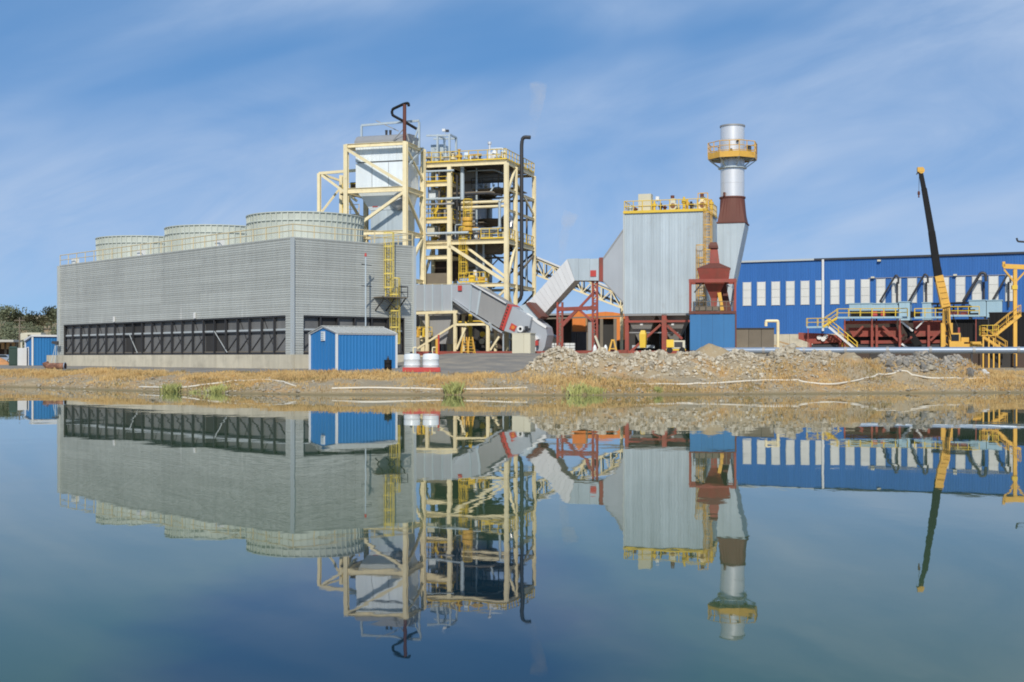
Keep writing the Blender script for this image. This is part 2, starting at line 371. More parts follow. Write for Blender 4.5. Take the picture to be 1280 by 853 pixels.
def sheet(name, xs, ys, zf, m, keep=None):
    X, Y = np.meshgrid(xs, ys); Z = zf(X, Y); nx, ny = len(xs), len(ys)
    k = bpy.data.meshes.new(name)
    co = np.stack([X, Y, Z], -1).reshape(-1, 3)
    i = np.arange((nx - 1) * (ny - 1)); r_, c_ = i // (nx - 1), i % (nx - 1); b = r_ * nx + c_
    f = np.stack([b, b + 1, b + nx + 1, b + nx], -1)
    if keep is not None: f = f[keep(co[f].mean(1))]
    k.vertices.add(len(co)); k.vertices.foreach_set('co', co.ravel())
    k.loops.add(f.size); k.loops.foreach_set('vertex_index', f.ravel())
    k.polygons.add(len(f)); k.polygons.foreach_set('loop_start', np.arange(len(f)) * 4); k.polygons.foreach_set('loop_total', np.full(len(f), 4))
    k.update(calc_edges=True); k.polygons.foreach_set('use_smooth', [True] * len(f)); k.materials.append(MATS[m]); k.validate()
    return link(name, k)
# earth: tan dirt, grey gravel, orange clay in patches, all by position
def earth():
    m = bpy.data.materials.new('earth'); m.use_nodes = True; t = m.node_tree; N = t.nodes; L = t.links; b = N['Principled BSDF']
    b.inputs['Roughness'].default_value = .95; b.inputs['Specular IOR Level'].default_value = .15
    g = N.new('ShaderNodeNewGeometry')
    def ns(sc, det, off):
        mp = N.new('ShaderNodeMapping'); mp.inputs['Location'].default_value = (off, off, 0); L.new(g.outputs['Position'], mp.inputs[0])
        n = N.new('ShaderNodeTexNoise'); n.inputs['Scale'].default_value = sc; n.inputs['Detail'].default_value = det; L.new(mp.outputs[0], n.inputs[0]); return n.outputs[0]
    def mix(fac, a, c, lo, hi):
        r = N.new('ShaderNodeMapRange'); r.inputs[1].default_value = lo; r.inputs[2].default_value = hi; L.new(fac, r.inputs[0])
        x = N.new('ShaderNodeMix'); x.data_type = 'RGBA'; L.new(r.outputs[0], x.inputs[0])
        if isinstance(a, tuple): x.inputs[6].default_value = (*a, 1)
        else: L.new(a, x.inputs[6])
        x.inputs[7].default_value = (*c, 1); return x.outputs[2]
    c = mix(ns(.28, 6, 0), (.38, .295, .18), (.32, .265, .18), .42, .60)
    c = mix(ns(.35, 6, 31), c, (.44, .275, .125), .54, .68)
    c = mix(ns(2.6, 8, 11), c, (.46, .40, .28), .55, .72)
    c = mix(ns(7, 6, 17), c, (.22, .165, .105), .60, .75)
    sp = N.new('ShaderNodeSeparateXYZ'); L.new(g.outputs['Position'], sp.inputs[0]); wet = N.new('ShaderNodeMapRange'); wet.inputs[1].default_value = .20; wet.inputs[2].default_value = .05; L.new(sp.outputs[2], wet.inputs[0])
    wx = N.new('ShaderNodeMix'); wx.data_type = 'RGBA'; L.new(wet.outputs[0], wx.inputs[0]); L.new(c, wx.inputs[6]); wx.inputs[7].default_value = (.24, .19, .105, 1); c = wx.outputs[2]      # wet mud at the waterline
    L.new(c, b.inputs['Base Color'])
    bp = N.new('ShaderNodeBump'); bp.inputs['Strength'].default_value = .7; bp.inputs['Distance'].default_value = .12
    L.new(ns(5, 8, 3), bp.inputs['Height']); L.new(bp.outputs[0], b.inputs['Normal']); MATS['earth'] = m
earth()
xs = np.concatenate([np.linspace(-1500, -160, 28)[:-1], np.linspace(-160, -62, 60)[:-1], np.linspace(-62, 62, 420)[:-1], np.linspace(62, 160, 60)[:-1], np.linspace(160, 1500, 28)])
ys = np.concatenate([np.linspace(55, 82, 14)[:-1], np.linspace(82, 112, 150)[:-1], np.linspace(112, 150, 80)[:-1], np.linspace(150, 300, 40)[:-1], np.linspace(300, 2600, 60)])
gr = sheet('ground', xs, ys, gz, 'earth'); gr['kind'] = 'structure'
nb = sheet('near_bank', np.linspace(-1500, 1500, 61), np.concatenate([np.linspace(-300, -6, 30), np.linspace(-5.5, 55, 40)]),
           lambda x, y: np.interp(y, [-300, -12, -5, -2, 2, 10, 55], [1.4, 1.1, .8, .3, -.6, -2, -3.02]), 'earth'); nb['kind'] = 'structure'
def road_edge(x): return np.maximum(94.5, shore(x) + 9.2) + .6 * nz(x, 9 + 0 * x)
rd = sheet('gravel_road', np.linspace(-75, 6, 160), np.linspace(91, 150, 130), lambda x, y: gz(x, y) + .012, 'asphalt',
           lambda c: (c[:, 1] > road_edge(c[:, 0])) & (c[:, 0] < 5 + 1.2 * nz(c[:, 1], c[:, 0] * 0 + 3)))
rd['kind'] = 'structure'
# water
def water():
    m = bpy.data.materials.new('water'); m.use_nodes = True; t = m.node_tree; N = t.nodes; L = t.links; b = N['Principled BSDF']
    b.inputs['Roughness'].default_value = .015; b.inputs['IOR'].default_value = 1.333
    g = N.new('ShaderNodeNewGeometry')
    def ns(sc, det, scl):
        mp = N.new('ShaderNodeMapping'); mp.inputs['Scale'].default_value = scl; L.new(g.outputs['Position'], mp.inputs[0])
        n = N.new('ShaderNodeTexNoise'); n.inputs['Scale'].default_value = sc; n.inputs['Detail'].default_value = det; L.new(mp.outputs[0], n.inputs[0]); return n.outputs[0]
    a = N.new('ShaderNodeMath'); a.operation = 'MULTIPLY_ADD'
    L.new(ns(1.1, 3, (1, .55, 1)), a.inputs[0]); a.inputs[1].default_value = .35; L.new(ns(.22, 2, (1, .6, 1)), a.inputs[2])
    p = ns(.045, 3, (1, 1.6, 1))                       # ripples come in patches, as a light breeze leaves them
    r = N.new('ShaderNodeMapRange'); r.inputs[1].default_value = .42; r.inputs[2].default_value = .68; r.inputs[3].default_value = .2; r.inputs[4].default_value = 1.5
    L.new(p, r.inputs[0])
    h = N.new('ShaderNodeMath'); h.operation = 'MULTIPLY'; L.new(a.outputs[0], h.inputs[0]); L.new(r.outputs[0], h.inputs[1])
    mk = N.new('ShaderNodeMapRange'); mk.inputs[1].default_value = .85; mk.inputs[2].default_value = 1.25      # green murk everywhere but over a dark blue oval patch near this bank
    vd = N.new('ShaderNodeVectorMath'); vd.operation = 'SUBTRACT'; L.new(g.outputs['Position'], vd.inputs[0]); vd.inputs[1].default_value = (-1.1, 11.5, 0)
    vs_ = N.new('ShaderNodeVectorMath'); vs_.operation = 'MULTIPLY'; L.new(vd.outputs[0], vs_.inputs[0]); vs_.inputs[1].default_value = (.34, .095, 0)
    vl = N.new('ShaderNodeVectorMath'); vl.operation = 'LENGTH'; L.new(vs_.outputs[0], vl.inputs[0])
    va = N.new('ShaderNodeMath'); va.operation = 'MULTIPLY_ADD'; L.new(ns(.35, 4, (1, 1, 1)), va.inputs[0]); va.inputs[1].default_value = .7; L.new(vl.outputs['Value'], va.inputs[2]); L.new(va.outputs[0], mk.inputs[0])
    mx = N.new('ShaderNodeMix'); mx.data_type = 'RGBA'; L.new(mk.outputs[0], mx.inputs[0]); mx.inputs[6].default_value = (.004, .022, .036, 1); mx.inputs[7].default_value = (.044, .088, .042, 1)
    L.new(mx.outputs[2], b.inputs['Base Color'])
    bp = N.new('ShaderNodeBump'); bp.inputs['Strength'].default_value = 1.0; bp.inputs['Distance'].default_value = .0075
    L.new(h.outputs[0], bp.inputs['Height']); L.new(bp.outputs[0], b.inputs['Normal']); MATS['water'] = m
water()
wt = sheet('water', np.linspace(-500, 500, 41), np.linspace(-30, 170, 21), lambda x, y: 0 * x, 'water'); wt['kind'] = 'structure'
# woodland on the hill far left
def tree_mesh(seed, h, wd, n, lm):
    rr = random.Random(seed); tr = MB().loft([[V((r_ * math.cos(a), r_ * math.sin(a), z)) for a in [i * math.pi / 3 for i in range(6)]] for r_, z in ((.32, 0), (.25, h * .3), (.12, h * .65), (.03, h * .95))])
    for _ in range(6):
        z = h * rr.uniform(.25, .7); a = rr.uniform(0, 6.28); e = V((math.cos(a) * wd * .4, math.sin(a) * wd * .4, z + h * .12)); tr.bar(V((0, 0, z)), e, .1)
    cr = MB(); blobs = [(V((rr.gauss(0, wd * .22), rr.gauss(0, wd * .22), h * rr.uniform(.32, .9))), wd * rr.uniform(.2, .36)) for _ in range(11)]
    for _ in range(n):
        c, r_ = rr.choice(blobs); d = V((rr.gauss(0, 1), rr.gauss(0, 1), rr.gauss(0, .8))).normalized() * r_ * rr.uniform(.5, 1.0)
        p = c + d; s = rr.uniform(.25, .6); a = V((rr.gauss(0, 1), rr.gauss(0, 1), rr.gauss(0, 1))).normalized(); b = a.orthogonal().normalized() * s; a = a * s
        cr.add([p - a, p + b, p + a * .9, p - b * .8], [(0, 1, 2, 3)])
    return me('trunk', tr.v, tr.f, 'bark'), me('crown', cr.v, cr.f, lm), cr
protos = [tree_mesh(i, *a) for i, a in enumerate(((11, 8, 700, 'leaf'), (8.5, 8, 600, 'leaf'), (13, 7, 700, 'leaf'), (7, 7.5, 500, 'leaf_pale')))]
sky_trees = [(8, 604, 0, 'broad dark tree on the hill skyline at the left picture edge'), (25, 607, 1, 'round dark tree on the skyline second from the left picture edge'),
             (36, 603, 3, 'pale low tree on the skyline in the middle of the hill'), (45, 606, 1, 'dark round tree on the skyline just left of the dip'),
             (54, 604, 3, 'small pale tree standing in the dip of the skyline'), (64, 606, 2, 'tall dark tree on the skyline close to the grey cladding'),
             (73, 604, 0, 'dark tree on the skyline half hidden by the grey tower corner')]
for px, d, k, lb in sky_trees:
    x = (px - CX) / FPX * d; t = T('hill_tree', lb, 'tree', (x, d, gat(x, d) - .3), px * 37 % 360, 'trees on the hill skyline')
    link('trunk', protos[k][0], t); link('crown', protos[k][1], t)
wood = MB(); rr = random.Random(3)
for i in range(150):
    d = rr.uniform(470, 640); x = (rr.uniform(-40, 430) - CX) / FPX * d; z = gat(x, d); b = protos[rr.randrange(4)][2]; s = rr.uniform(.6, 1.0); a = rr.uniform(0, 6.28)
    ca, sa = math.cos(a) * s, math.sin(a) * s
    step = 2 if (x / d * FPX + CX) < 90 else 4
    k = len(wood.v)
    for fi in range(0, len(b.f), step):
        f = b.f[fi]; n0 = len(wood.v)
        for j in f:
            p = b.v[j]; wood.v.append(V((x + p.x * ca - p.y * sa, d + p.x * sa + p.y * ca, z + p.z * s)))
        wood.f.append((n0, n0 + 1, n0 + 2, n0 + 3))
o = wood.o('woodland', 'leaf', kind='stuff'); tag(o, 'dark scrubby woodland covering the far hillside at left', 'woodland')
# ------------------------------------------------------------------ cooling tower
CT = T('cooling_tower', 'long grey ribbed cooling tower with three round fan stacks on its roof', 'cooling tower', (-18.84, 110, 1.5), 43.3)
LX, LY, HT = 13.2, 46.7, 11.25
ZC, ZO = 1.25, 4.65                   # top of the basin, top of the air inlets
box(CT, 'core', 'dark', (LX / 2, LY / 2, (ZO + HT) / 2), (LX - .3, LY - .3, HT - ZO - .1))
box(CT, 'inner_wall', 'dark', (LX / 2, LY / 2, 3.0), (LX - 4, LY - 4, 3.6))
# concrete basin in cast lengths
for i in range(8):
    y0 = -.35 + (LY + 2.7 + .35) * i / 8; y1 = -.35 + (LY + 2.7 + .35) * (i + 1) / 8
    box(CT, 'basin_panel', 'concrete', (-.22, (y0 + y1) / 2, ZC / 2 - .5), (.3, y1 - y0 - .03, ZC + 1.0))
for i in range(3):
    x0 = -.06 + 13.4 * i / 3; box(CT, 'basin_panel', 'concrete', (x0 + 13.4 / 6, -.21, ZC / 2 - .5), (13.4 / 3 - .03, .28, ZC + 1.0))
box(CT, 'basin_water_deck', 'dark', (LX / 2, LY / 2, ZC - .25), (LX - .2, LY - .2, .1))
# siding: separate sheets with horizontal ribs
clad(CT, 'siding_panel', 'siding', (0, LY, 0), (0, -1, 0), LY, ZO, HT, 7.8, 4, .03, True, 8)
clad(CT, 'siding_panel', 'siding', (0, 0, 0), (1, 0, 0), LX, ZO, HT, 6.6, 4, .03, True, 8)
clad(CT, 'siding_panel', 'siding', (LX, LY, 0), (-1, 0, 0), LX, ZC, HT, 6.6, 4, .03, True, 12)
clad(CT, 'siding_panel', 'siding', (LX, 0, 0), (0, 1, 0), LY, ZC, HT, 7.8, 4, .03, True, 12)
for o_, du, wd in (((0, LY, 0), (0, -1, 0), .95), ((0, 1.1, 0), (0, -1, 0), 1.1), ((0, 0, 0), (1, 0, 0), 1.1), ((LX - .95, 0, 0), (1, 0, 0), .95)):
    clad(CT, 'siding_panel', 'siding', o_, du, wd, ZC, ZO, wd, 4, .03, True, 4)
box(CT, 'corner_trim', 'trim', (-.1, -.1, (ZC + HT) / 2 + .02), (.26, .26, HT - ZC + .04))
box(CT, 'corner_trim', 'trim', (-.1, LY + .1, (ZC + HT) / 2 + .02), (.26, .26, HT - ZC + .04))
box(CT, 'corner_trim', 'trim', (LX + .1, -.1, (ZC + HT) / 2 + .02), (.26, .26, HT - ZC + .04))
# air inlets: back panels, posts, girts, braces
def inlet(ax, a0, a1, n, dark):
    P = (lambda s, dpt, z: V((dpt, s, z))) if ax == 'y' else (lambda s, dpt, z: V((s, dpt, z)))
    w_ = (a1 - a0) / n; rr = random.Random(n)
    for i in range(n):
        c = a0 + w_ * (i + .5); sz = (w_ - .12, .08, ZO - ZC - .2)
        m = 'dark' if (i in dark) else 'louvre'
        pl = box(CT, 'inlet_panel', m, P(c, .42, (ZC + ZO) / 2), sz if ax == 'x' else (sz[1], sz[0], sz[2]))
        if i not in dark:
            bar(CT, 'inlet_brace', 'dark_steel', P(c + (w_ if ax == 'y' else -w_) * .42, .34, ZC + .45), P(c - (w_ if ax == 'y' else -w_) * .40, .34, ZC + 1.75), .08)
            if i % 2: bar(CT, 'inlet_brace', 'dark_steel', P(c - w_ * .42, .33, ZC + .4), P(c + w_ * .42, .33, ZO - .3), .05)
        bar(CT, 'girt_ledge', 'trim', P(c - w_ * .44, .3, ZC + 2.18), P(c + w_ * .44, .3, ZC + 2.18), .14, .16)
        bar(CT, 'sill_ledge', 'grating', P(c - w_ * .44, .3, ZC + .22), P(c + w_ * .44, .3, ZC + .22), .2, .14)
    for i in range(n + 1): box(CT, 'inlet_post', 'dark_steel', P(a0 + w_ * i, .16, (ZC + ZO) / 2), (.10, .2, ZO - ZC) if ax == 'x' else (.2, .10, ZO - ZC))
    bar(CT, 'inlet_beam', 'dark_steel', P(a0, .26, ZC + 2.02), P(a1, .26, ZC + 2.02), .1, .12)
    bar(CT, 'inlet_beam', 'dark_steel', P(a0, .26, ZC + .1), P(a1, .26, ZC + .1), .14, .2)
    bar(CT, 'inlet_beam', 'dark_steel', P(a0, .14, ZO - .06), P(a1, .14, ZO - .06), .16, .14)
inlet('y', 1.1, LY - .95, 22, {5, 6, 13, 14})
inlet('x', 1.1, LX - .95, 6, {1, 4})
bar(CT, 'inlet_brace', 'trim', V((.08, 13.2, ZC + 2.2)), V((.08, 10.9, ZC + .2)), .06)
bar(CT, 'inlet_brace', 'trim', V((.08, 30.2, ZC + 2.2)), V((.08, 28.4, ZC + .2)), .06)
# roof
box(CT, 'roof_deck', 'siding', (LX / 2, LY / 2, HT + .06), (LX + .1, LY + .1, .12))
rail(CT, [(.05, LY, HT + .12), (.05, .05, HT + .12), (LX, .05, HT + .12), (LX, LY, HT + .12)], 'rail_brown', 1.1, 2.1, .05)
NP = 60
for ci in range(3):
    c = V((6.6, 7.8 + 15.56 * ci, HT + .12)); prof = [(5.26, 0), (5.26, .4), (5.28, 1.1), (5.32, 1.9), (5.36, 2.72)]
    st = MB().rev(c, prof, 72).rev(c, [(r_ - .08, z) for r_, z in reversed(prof)], 72).o('fan_stack', 'fibreglass', CT, True)
    pb = MB(); a = math.pi * 2 / NP
    pb.rev((0, 0, 0), [(r_ + .03, z + .02) for r_, z in prof], 3, -a * .42, a * .42)
    for s in (-1, 1):
        an = s * a * .45; d = V((math.cos(an), math.sin(an), 0)); tt = V((-d.y, d.x, 0)) * .035
        pb.loft([[d * (r_ - .02) - tt + V((0, 0, z)), d * (r_ + .12) - tt + V((0, 0, z)), d * (r_ + .12) + tt + V((0, 0, z)), d * (r_ - .02) + tt + V((0, 0, z))] for r_, z in prof])
    pmh = me('stack_panel', pb.v, pb.f, 'fibreglass')
    for i in range(NP): link('stack_panel', pmh, st, c, (0, 0, i * a))
    for z, r_ in ((2.66, 5.36), (1.95, 5.32)):
        MB().rev(c, [(r_ + .04, z), (r_ + .15, z), (r_ + .15, z + .08), (r_ + .04, z + .1)], 72).o('stack_flange', 'fibreglass', st)
    for k in range(6):
        an = k * math.pi / 3; MB().bar(c + V((.4 * math.cos(an), .4 * math.sin(an), 1.6)), c + V((4.9 * math.cos(an), 4.9 * math.sin(an), 1.7)), .5, .06).o('fan_blade', 'galv_dark', st)
    cyl(CT, 'fan_hub', 'galv_dark', c + V((0, 0, .1)), c + V((0, 0, 1.8)), .5)
    box(CT, 'roof_hatch', 'white', c + V((-5.6, 6.0, .35)), (.5, .9, .7))
# caged ladders and landing on the end wall
p0 = q(CT, 485, 340, -.9); p1 = q(CT, 492.5, 420, -.9)
zt = HT + .1; zl = q(CT, 490, 372, -.9).z
ladder(CT, (q(CT, 485, 340, -.25).x, -.25, zl - .1), zt - zl + .2, .55, 'lemon', True, .5)
ladder(CT, (q(CT, 492.5, 420, -.25).x, -.25, 1.0), zl + .9 - 1.0, .5, 'lemon', True, .5)
x0, x1 = q(CT, 475, 370, -1).x, q(CT, 506, 370, -1).x
ld = box(CT, 'landing', 'grating', ((x0 + x1) / 2, -.75, zl), (x1 - x0, 1.4, .08))
rail(CT, [(x1 - 1.0, -1.42, zl), (x1, -1.42, zl), (x1, -.1, zl)], 'dark_steel', 1.0, 1.0, .04)
for xx in (x0 + .2, (x0 + x1) / 2, x1 - .2): bar(CT, 'landing_bracket', 'dark_steel', (xx, -1.4, zl - .05), (xx, -.05, zl - 1.2), .09)
bar(CT, 'landing_bracket', 'dark_steel', (x0, -1.4, zl + .05), (x0 + 1.6, -1.4, zl - 1.1), .09)
# small vent pipes on the siding
for yy in (16.5, 33.2): box(CT, 'bracket', 'white', (-.12, yy, ZO + .35), (.12, .25, .55))
# white vent pole with red cap in front of the end wall
vp = W(457, 410, 113.2); vp.z = 1.9
t = T('vent_pole', 'thin pale pole with red cap standing in front of the grey end wall', 'pole', vp, 43.3)
zz_ = W(457, 318, 113.2).z - 1.9
cyl(t, 'pole', 'galv', (0, 0, -.3), (0, 0, zz_ - .2), .065, .065, 10); cyl(t, 'cap', 'signal_red', (0, 0, zz_ - .2), (0, 0, zz_ + .1), .12, .08, 10)
for z in (zz_ - .9, zz_ - 2.8): bar(t, 'bracket', 'dark_steel', (-.4, .05, z), (1.2, .75, z), .07)
# ------------------------------------------------------------------ blue gable shed in front of the tower
def shed(t, L_, Wd, He, Hr, m, mr, door=None):
    """local x along the ridge, y across; front long wall at y=0, gable at x=0"""
    box(t, 'frame', 'dark', (L_ / 2, Wd / 2, He / 2), (L_ - .25, Wd - .25, He - .05))
    clad(t, 'wall_sheet', m, (0, 0, 0), (1, 0, 0), L_, .06, He, .95, 3, .03)
    clad(t, 'wall_sheet', m, (L_, Wd, 0), (-1, 0, 0), L_, .06, He, .95, 3, .03)
    for xg, s in ((0, -1), (L_, 1)):
        quadbox(t, 'gable_wall', m, [V((xg, 0, .06)), V((xg, Wd, .06)), V((xg, Wd, He)), V((xg, Wd / 2, Hr)), V((xg, 0, He))], .06, V((-s, 0, 0)))
        for k in range(1, 8): 
            y = Wd * k / 8; zt_ = He + (Hr - He) * (1 - abs(y - Wd / 2) / (Wd / 2)); bar(t, 'wall_rib', m, (xg + s * .015, y, .08), (xg + s * .015, y, zt_ - .12), .05, .05)
        for y0 in (0, Wd): bar(t, 'rake_trim', 'white', (xg + s * .06, y0, He - .02), (xg + s * .06, Wd / 2, Hr - .02), .06, .16)
    for s in (0, 1):
        y0 = -.14 if s == 0 else Wd + .14; zf = He - .06
        b = MB(); n = 12
        for i in range(n):
            xa, xb = -.15 + (L_ + .3) * i / n, -.15 + (L_ + .3) * (i + 1) / n - .012
            sh = MB().loft([[V((xa, y0, zf)), V((xb, y0, zf)), V((xb, y0, zf + .05)), V((xa, y0, zf + .05))], [V((xa, Wd / 2, Hr)), V((xb, Wd / 2, Hr)), V((xb, Wd / 2, Hr + .05)), V((xa, Wd / 2, Hr + .05))]]).o('roof_sheet', mr, t)
            MB().bar(V((xa, y0, zf + .06)), V((xa, Wd / 2, Hr + .06)), .05, .06).o('roof_rib', mr, sh)
    bar(t, 'ridge_cap', mr, (-.17, Wd / 2, Hr + .07), (L_ + .17, Wd / 2, Hr + .07), .3, .05)
    for x, y in ((-.03, -.03), (L_ + .03, -.03), (-.03, Wd + .03), (L_ + .03, Wd + .03)): box(t, 'corner_trim', 'white', (x, y, He / 2), (.16, .16, He))
    for s in (0, 1): bar(t, 'eave_trim', 'white', (-.1, -.06 if s == 0 else Wd + .06, He - .08), (L_ + .1, -.06 if s == 0 else Wd + .06, He - .08), .05, .12)
a = W(421, 457.5, 102); a.z = gat(a.x, a.y) - .03
t = T('blue_shed', 'bright blue gable-roofed metal shed with white trim before the grey tower', 'shed', a, 37)
He = W(421, 416, 102).z - a.z; Hr = He + .52
shed(t, 5.5, 4.4, He, Hr, 'shed_blue', 'roof_grey')
vt = box(t, 'gable_vent', 'white', (-.05, 2.2, He - .25), (.1, .55, .75))
for k in range(4): box(t, 'vent_slat', 'pale_blue', (-.12, 2.2, He - .5 + .17 * k), (.04, .45, .05))
# barrel by the shed
b = W(485, 458, 99.5); b.z = gat(b.x, b.y)
t = T('black_barrel', 'black barrel with a bottle-shaped fitting beside the blue shed corner', 'barrel', b)
MB().rev((0, 0, 0), [(.0, 0), (.29, 0), (.31, .05), (.29, .3), (.31, .33), (.29, .36), (.29, .62), (.31, .65), (.29, .68), (.3, .88), (0, .88)], 20).o('drum', 'black', t, True)
MB().rev((0, 0, .88), [(.1, 0), (.1, .12), (.04, .18), (.04, .3), (0, .3)], 12).o('spout', 'dark_steel', t, True)
# two white tanks in a red tray
for i, (px, lb) in enumerate(((515, 'white plastic tank in the red tray, nearer the blue shed'), (538.5, 'white plastic tank in the red tray, farther from the blue shed'))):
    b = W(px, 459, 98); b.z = gat(b.x, b.y) + .12
    t = T('chemical_tank', lb, 'tank', b, 20 * i, 'white tanks in the red tray')
    MB().rev((0, 0, 0), [(0, 0), (.6, 0), (.64, .05), (.62, .35), (.64, .38), (.62, .42), (.62, .8), (.64, .83), (.62, .87), (.62, 1.12), (.55, 1.24), (.2, 1.30), (0, 1.30)], 28).o('shell', 'poly_white', t, True)
    MB().rev((0, 0, 1.3), [(.16, -.02), (.16, .1), (0, .12)], 14).o('lid', 'black', t, True)
    tube(t, 'pipe', 'cream', arc([(.1, -.1, 1.3), (.1, -.1, 1.75), (.35, -.1, 1.75)], .1), .05)
b = W(527, 459, 98); b.z = gat(b.x, b.y)
t = T('spill_tray', 'low bright red tray holding two white tanks', 'tray', b, 3)
box(t, 'floor', 'signal_red', (0, 0, .05), (2.75, 1.6, .08))
for s in (-1, 1):
    box(t, 'side_wall', 'signal_red', (0, s * .83, .17), (2.8, .06, .34)); box(t, 'end_wall', 'signal_red', (s * 1.4, 0, .16), (.06, 1.58, .32))
for k in range(6): box(t, 'foot', 'signal_red', (-1.2 + .48 * k, -.9, .06), (.14, .1, .16))
# rusty pipe elbow on the gravel
b = W(72, 459, 121.0); b.z = gat(b.x, b.y)
t = T('pipe_elbow', 'rusty discarded pipe bend lying on gravel by the basin wall', 'pipe', b, -4)
cen = [V((-1.15 - .55 * math.sin(k * .2), 0, .42 + .75 * (1 - math.cos(k * .2)))) for k in range(7)][::-1] + [V((-.6, 0, .42)), V((1.0, 0, .42))]
t.scale = (.72, .72, .72)
MB().tube(cen, .42, 18, False).o('pipe_wall', 'rust', t, True); MB().tube([p for p in cen], .37, 18, False).o('lining', 'rust', t, True)
MB().rev((0, 0, 0), [(.38, 0), (.5, 0), (.5, .1), (.38, .1)], 20).o('flange', 'pipe_blue', t).matrix_local = Matrix.Translation((.95, 0, .42)) @ Matrix.Rotation(R(90), 4, 'Y')
# ------------------------------------------------------------------ boiler tower: cream steel frame with decks, pipes and vessels
BO = (-.6, 138, 2.9); TH = -17
B = T('boiler_tower', 'tall open cream steel boiler tower with yellow railed decks and pipework', 'boiler tower', BO, TH)
U0, U1, U2, D0, D1 = -9.7, -6.5, 0.0, 0.0, 10.8
ZT = q(B, 633, 203, 0).z; ZM = q(B, 633, 302, 0).z; ZL = q(B, 633, 356, 0).z
def col(p, u, v, z0, z1, w_=.42, m='cream'): return hbar(p, 'column', m, (u, v, z0), (u, v, z1), w_, w_)
for u in (U0, U1, U2):
    for v in (D0, 3.4, D1):
        if u == U1 and v == 3.4: continue
        col(B, u, v, -.2, ZT - .05, .44 if v == 0 else .38)
        box(B, 'base_plate', 'cream', (u, v, .02), (.7, .7, .12))
LEV = [ZL, q(B, 545, 322, 0).z, ZM, q(B, 545, 277, 0).z, q(B, 545, 249, 0).z, q(B, 545, 231, 0).z, ZT]
def beam(p, a, b, h=.4, m='cream', name='beam'): return hbar(p, name, m, a, b, .22, h)
# long beams
for z in (ZL, ZM, ZT):
    for v in (D0, D1): beam(B, (U0, v, z), (U2, v, z), .40 if v == 0 else .32)
    for u in (U0, U1, U2): beam(B, (u, D0, z), (u, D1, z), .4)
for z in (LEV[1], LEV[3], LEV[5]):
    beam(B, (U0, 0, z), (U1, 0, z), .42); beam(B, (U1, 0, z), (U1, 3.4, z), .3); beam(B, (U0, 3.4, z), (U1, 3.4, z), .3)
beam(B, (U0, 0, q(B, 545, 308, 0).z), (U1, 0, q(B, 545, 308, 0).z), .6)
for z in (q(B, 633, 236, 0).z, q(B, 633, 262, 0).z): beam(B, (U2, 0, z), (U2, D1, z), .25); beam(B, (U1, D1, z), (U2, D1, z), .25, 'grating')
# bracing
def br(p, a, b, w_=.26, m='cream'): return bar(p, 'brace', m, a, b, w_, w_)
br(B, (U1, -.05, ZM - .3), (U2 - .2, -.05, ZL + .4), .34); br(B, (U1 + 1.7, .6, ZM - .4), (U2, 1.1, ZL + .6), .26)
br(B, (U2, 0.1, ZT - 3.4), (U2, 3.2, ZT - .4), .24); br(B, (U2, .1, ZL + .4), (U2, 3.3, ZM - .3), .26)
br(B, (U2, 3.4, ZT - 1.6), (U2, D1, ZT - 4.6), .18); br(B, (U2, 3.4, ZL + 1), (U2, D1, ZL + 4), .18, 'grating')
br(B, (U0, 0, ZL + .3), (U0, 3.3, ZM - .3), .24)
for a, b in (((U1 + 1.5, D1, ZL + .3), (U2, D1, ZM - .4)), ((U1 + 1.5, D1, ZM - .5), (U2, D1, ZL + .5)), ((U1, D1, .3), (U2, D1, ZL - .4))): br(B, a, b, .2, 'dark_steel')
br(B, (U2, 0, ZL - .4), (U2 - 1.9, 0, ZL - 2.2), .24); br(B, (U2, .2, ZL - .3), (U2, 2.6, ZL - 3), .24)
br(B, (U2 - 2.6, 0, ZL - .2), (U2, 0, ZL - 1.8), .2)
# decks (separate grating panels) and rails
def deck(p, u0, u1, v0, v1, z, n=3, m='grating'):
    for i in range(n):
        a, b = u0 + (u1 - u0) * i / n, u0 + (u1 - u0) * (i + 1) / n
        box(p, 'deck_panel', m, ((a + b) / 2, (v0 + v1) / 2, z), (b - a - .03, v1 - v0, .1))
deck(B, U0, U2, D0 + .1, D1, ZT + .28, 4); deck(B, U1, U2, D0 + .1, D1, ZM + .3, 3); deck(B, U0, U1, .1, 3.4, ZM + .3, 1)
for z in (LEV[3], LEV[5]): deck(B, U0, U1, .1, 3.4, z + .26, 1)
z5 = q(B, 610, 236, 3).z
deck(B, U1 + 1.5, U2, 3.0, 8, z5, 2); deck(B, U1, U1 + 2.6, 4, 9, ZM + 2.6, 1)
def frail(z, pts, m='yellow', sp=1.3, toe=True): rail(B, [V((a, b, z)) for a, b in pts], m, 1.1, sp, .045, 1, toe)
frail(ZT + .33, [(U0, 0), (U2, 0), (U2, D1), (U0, D1)], 'yellow', 1.1)
frail(ZM + .35, [(U1 + 3.6, 0), (U2, 0), (U2, D1)], 'yellow', 1.1); frail(LEV[3] + .31, [(U0, 0), (U1, 0)]); frail(LEV[5] + .31, [(U0, 0), (U1, 0)])
frail(LEV[5] + .31, [(U1, 0), (U1, 3.4)]); frail(LEV[3] + .31, [(U1, 0), (U1, 3.4)]); frail(z5 + .1, [(U1 + 1.5, 3), (U2, 3)], 'dark_steel', 1.2, False)
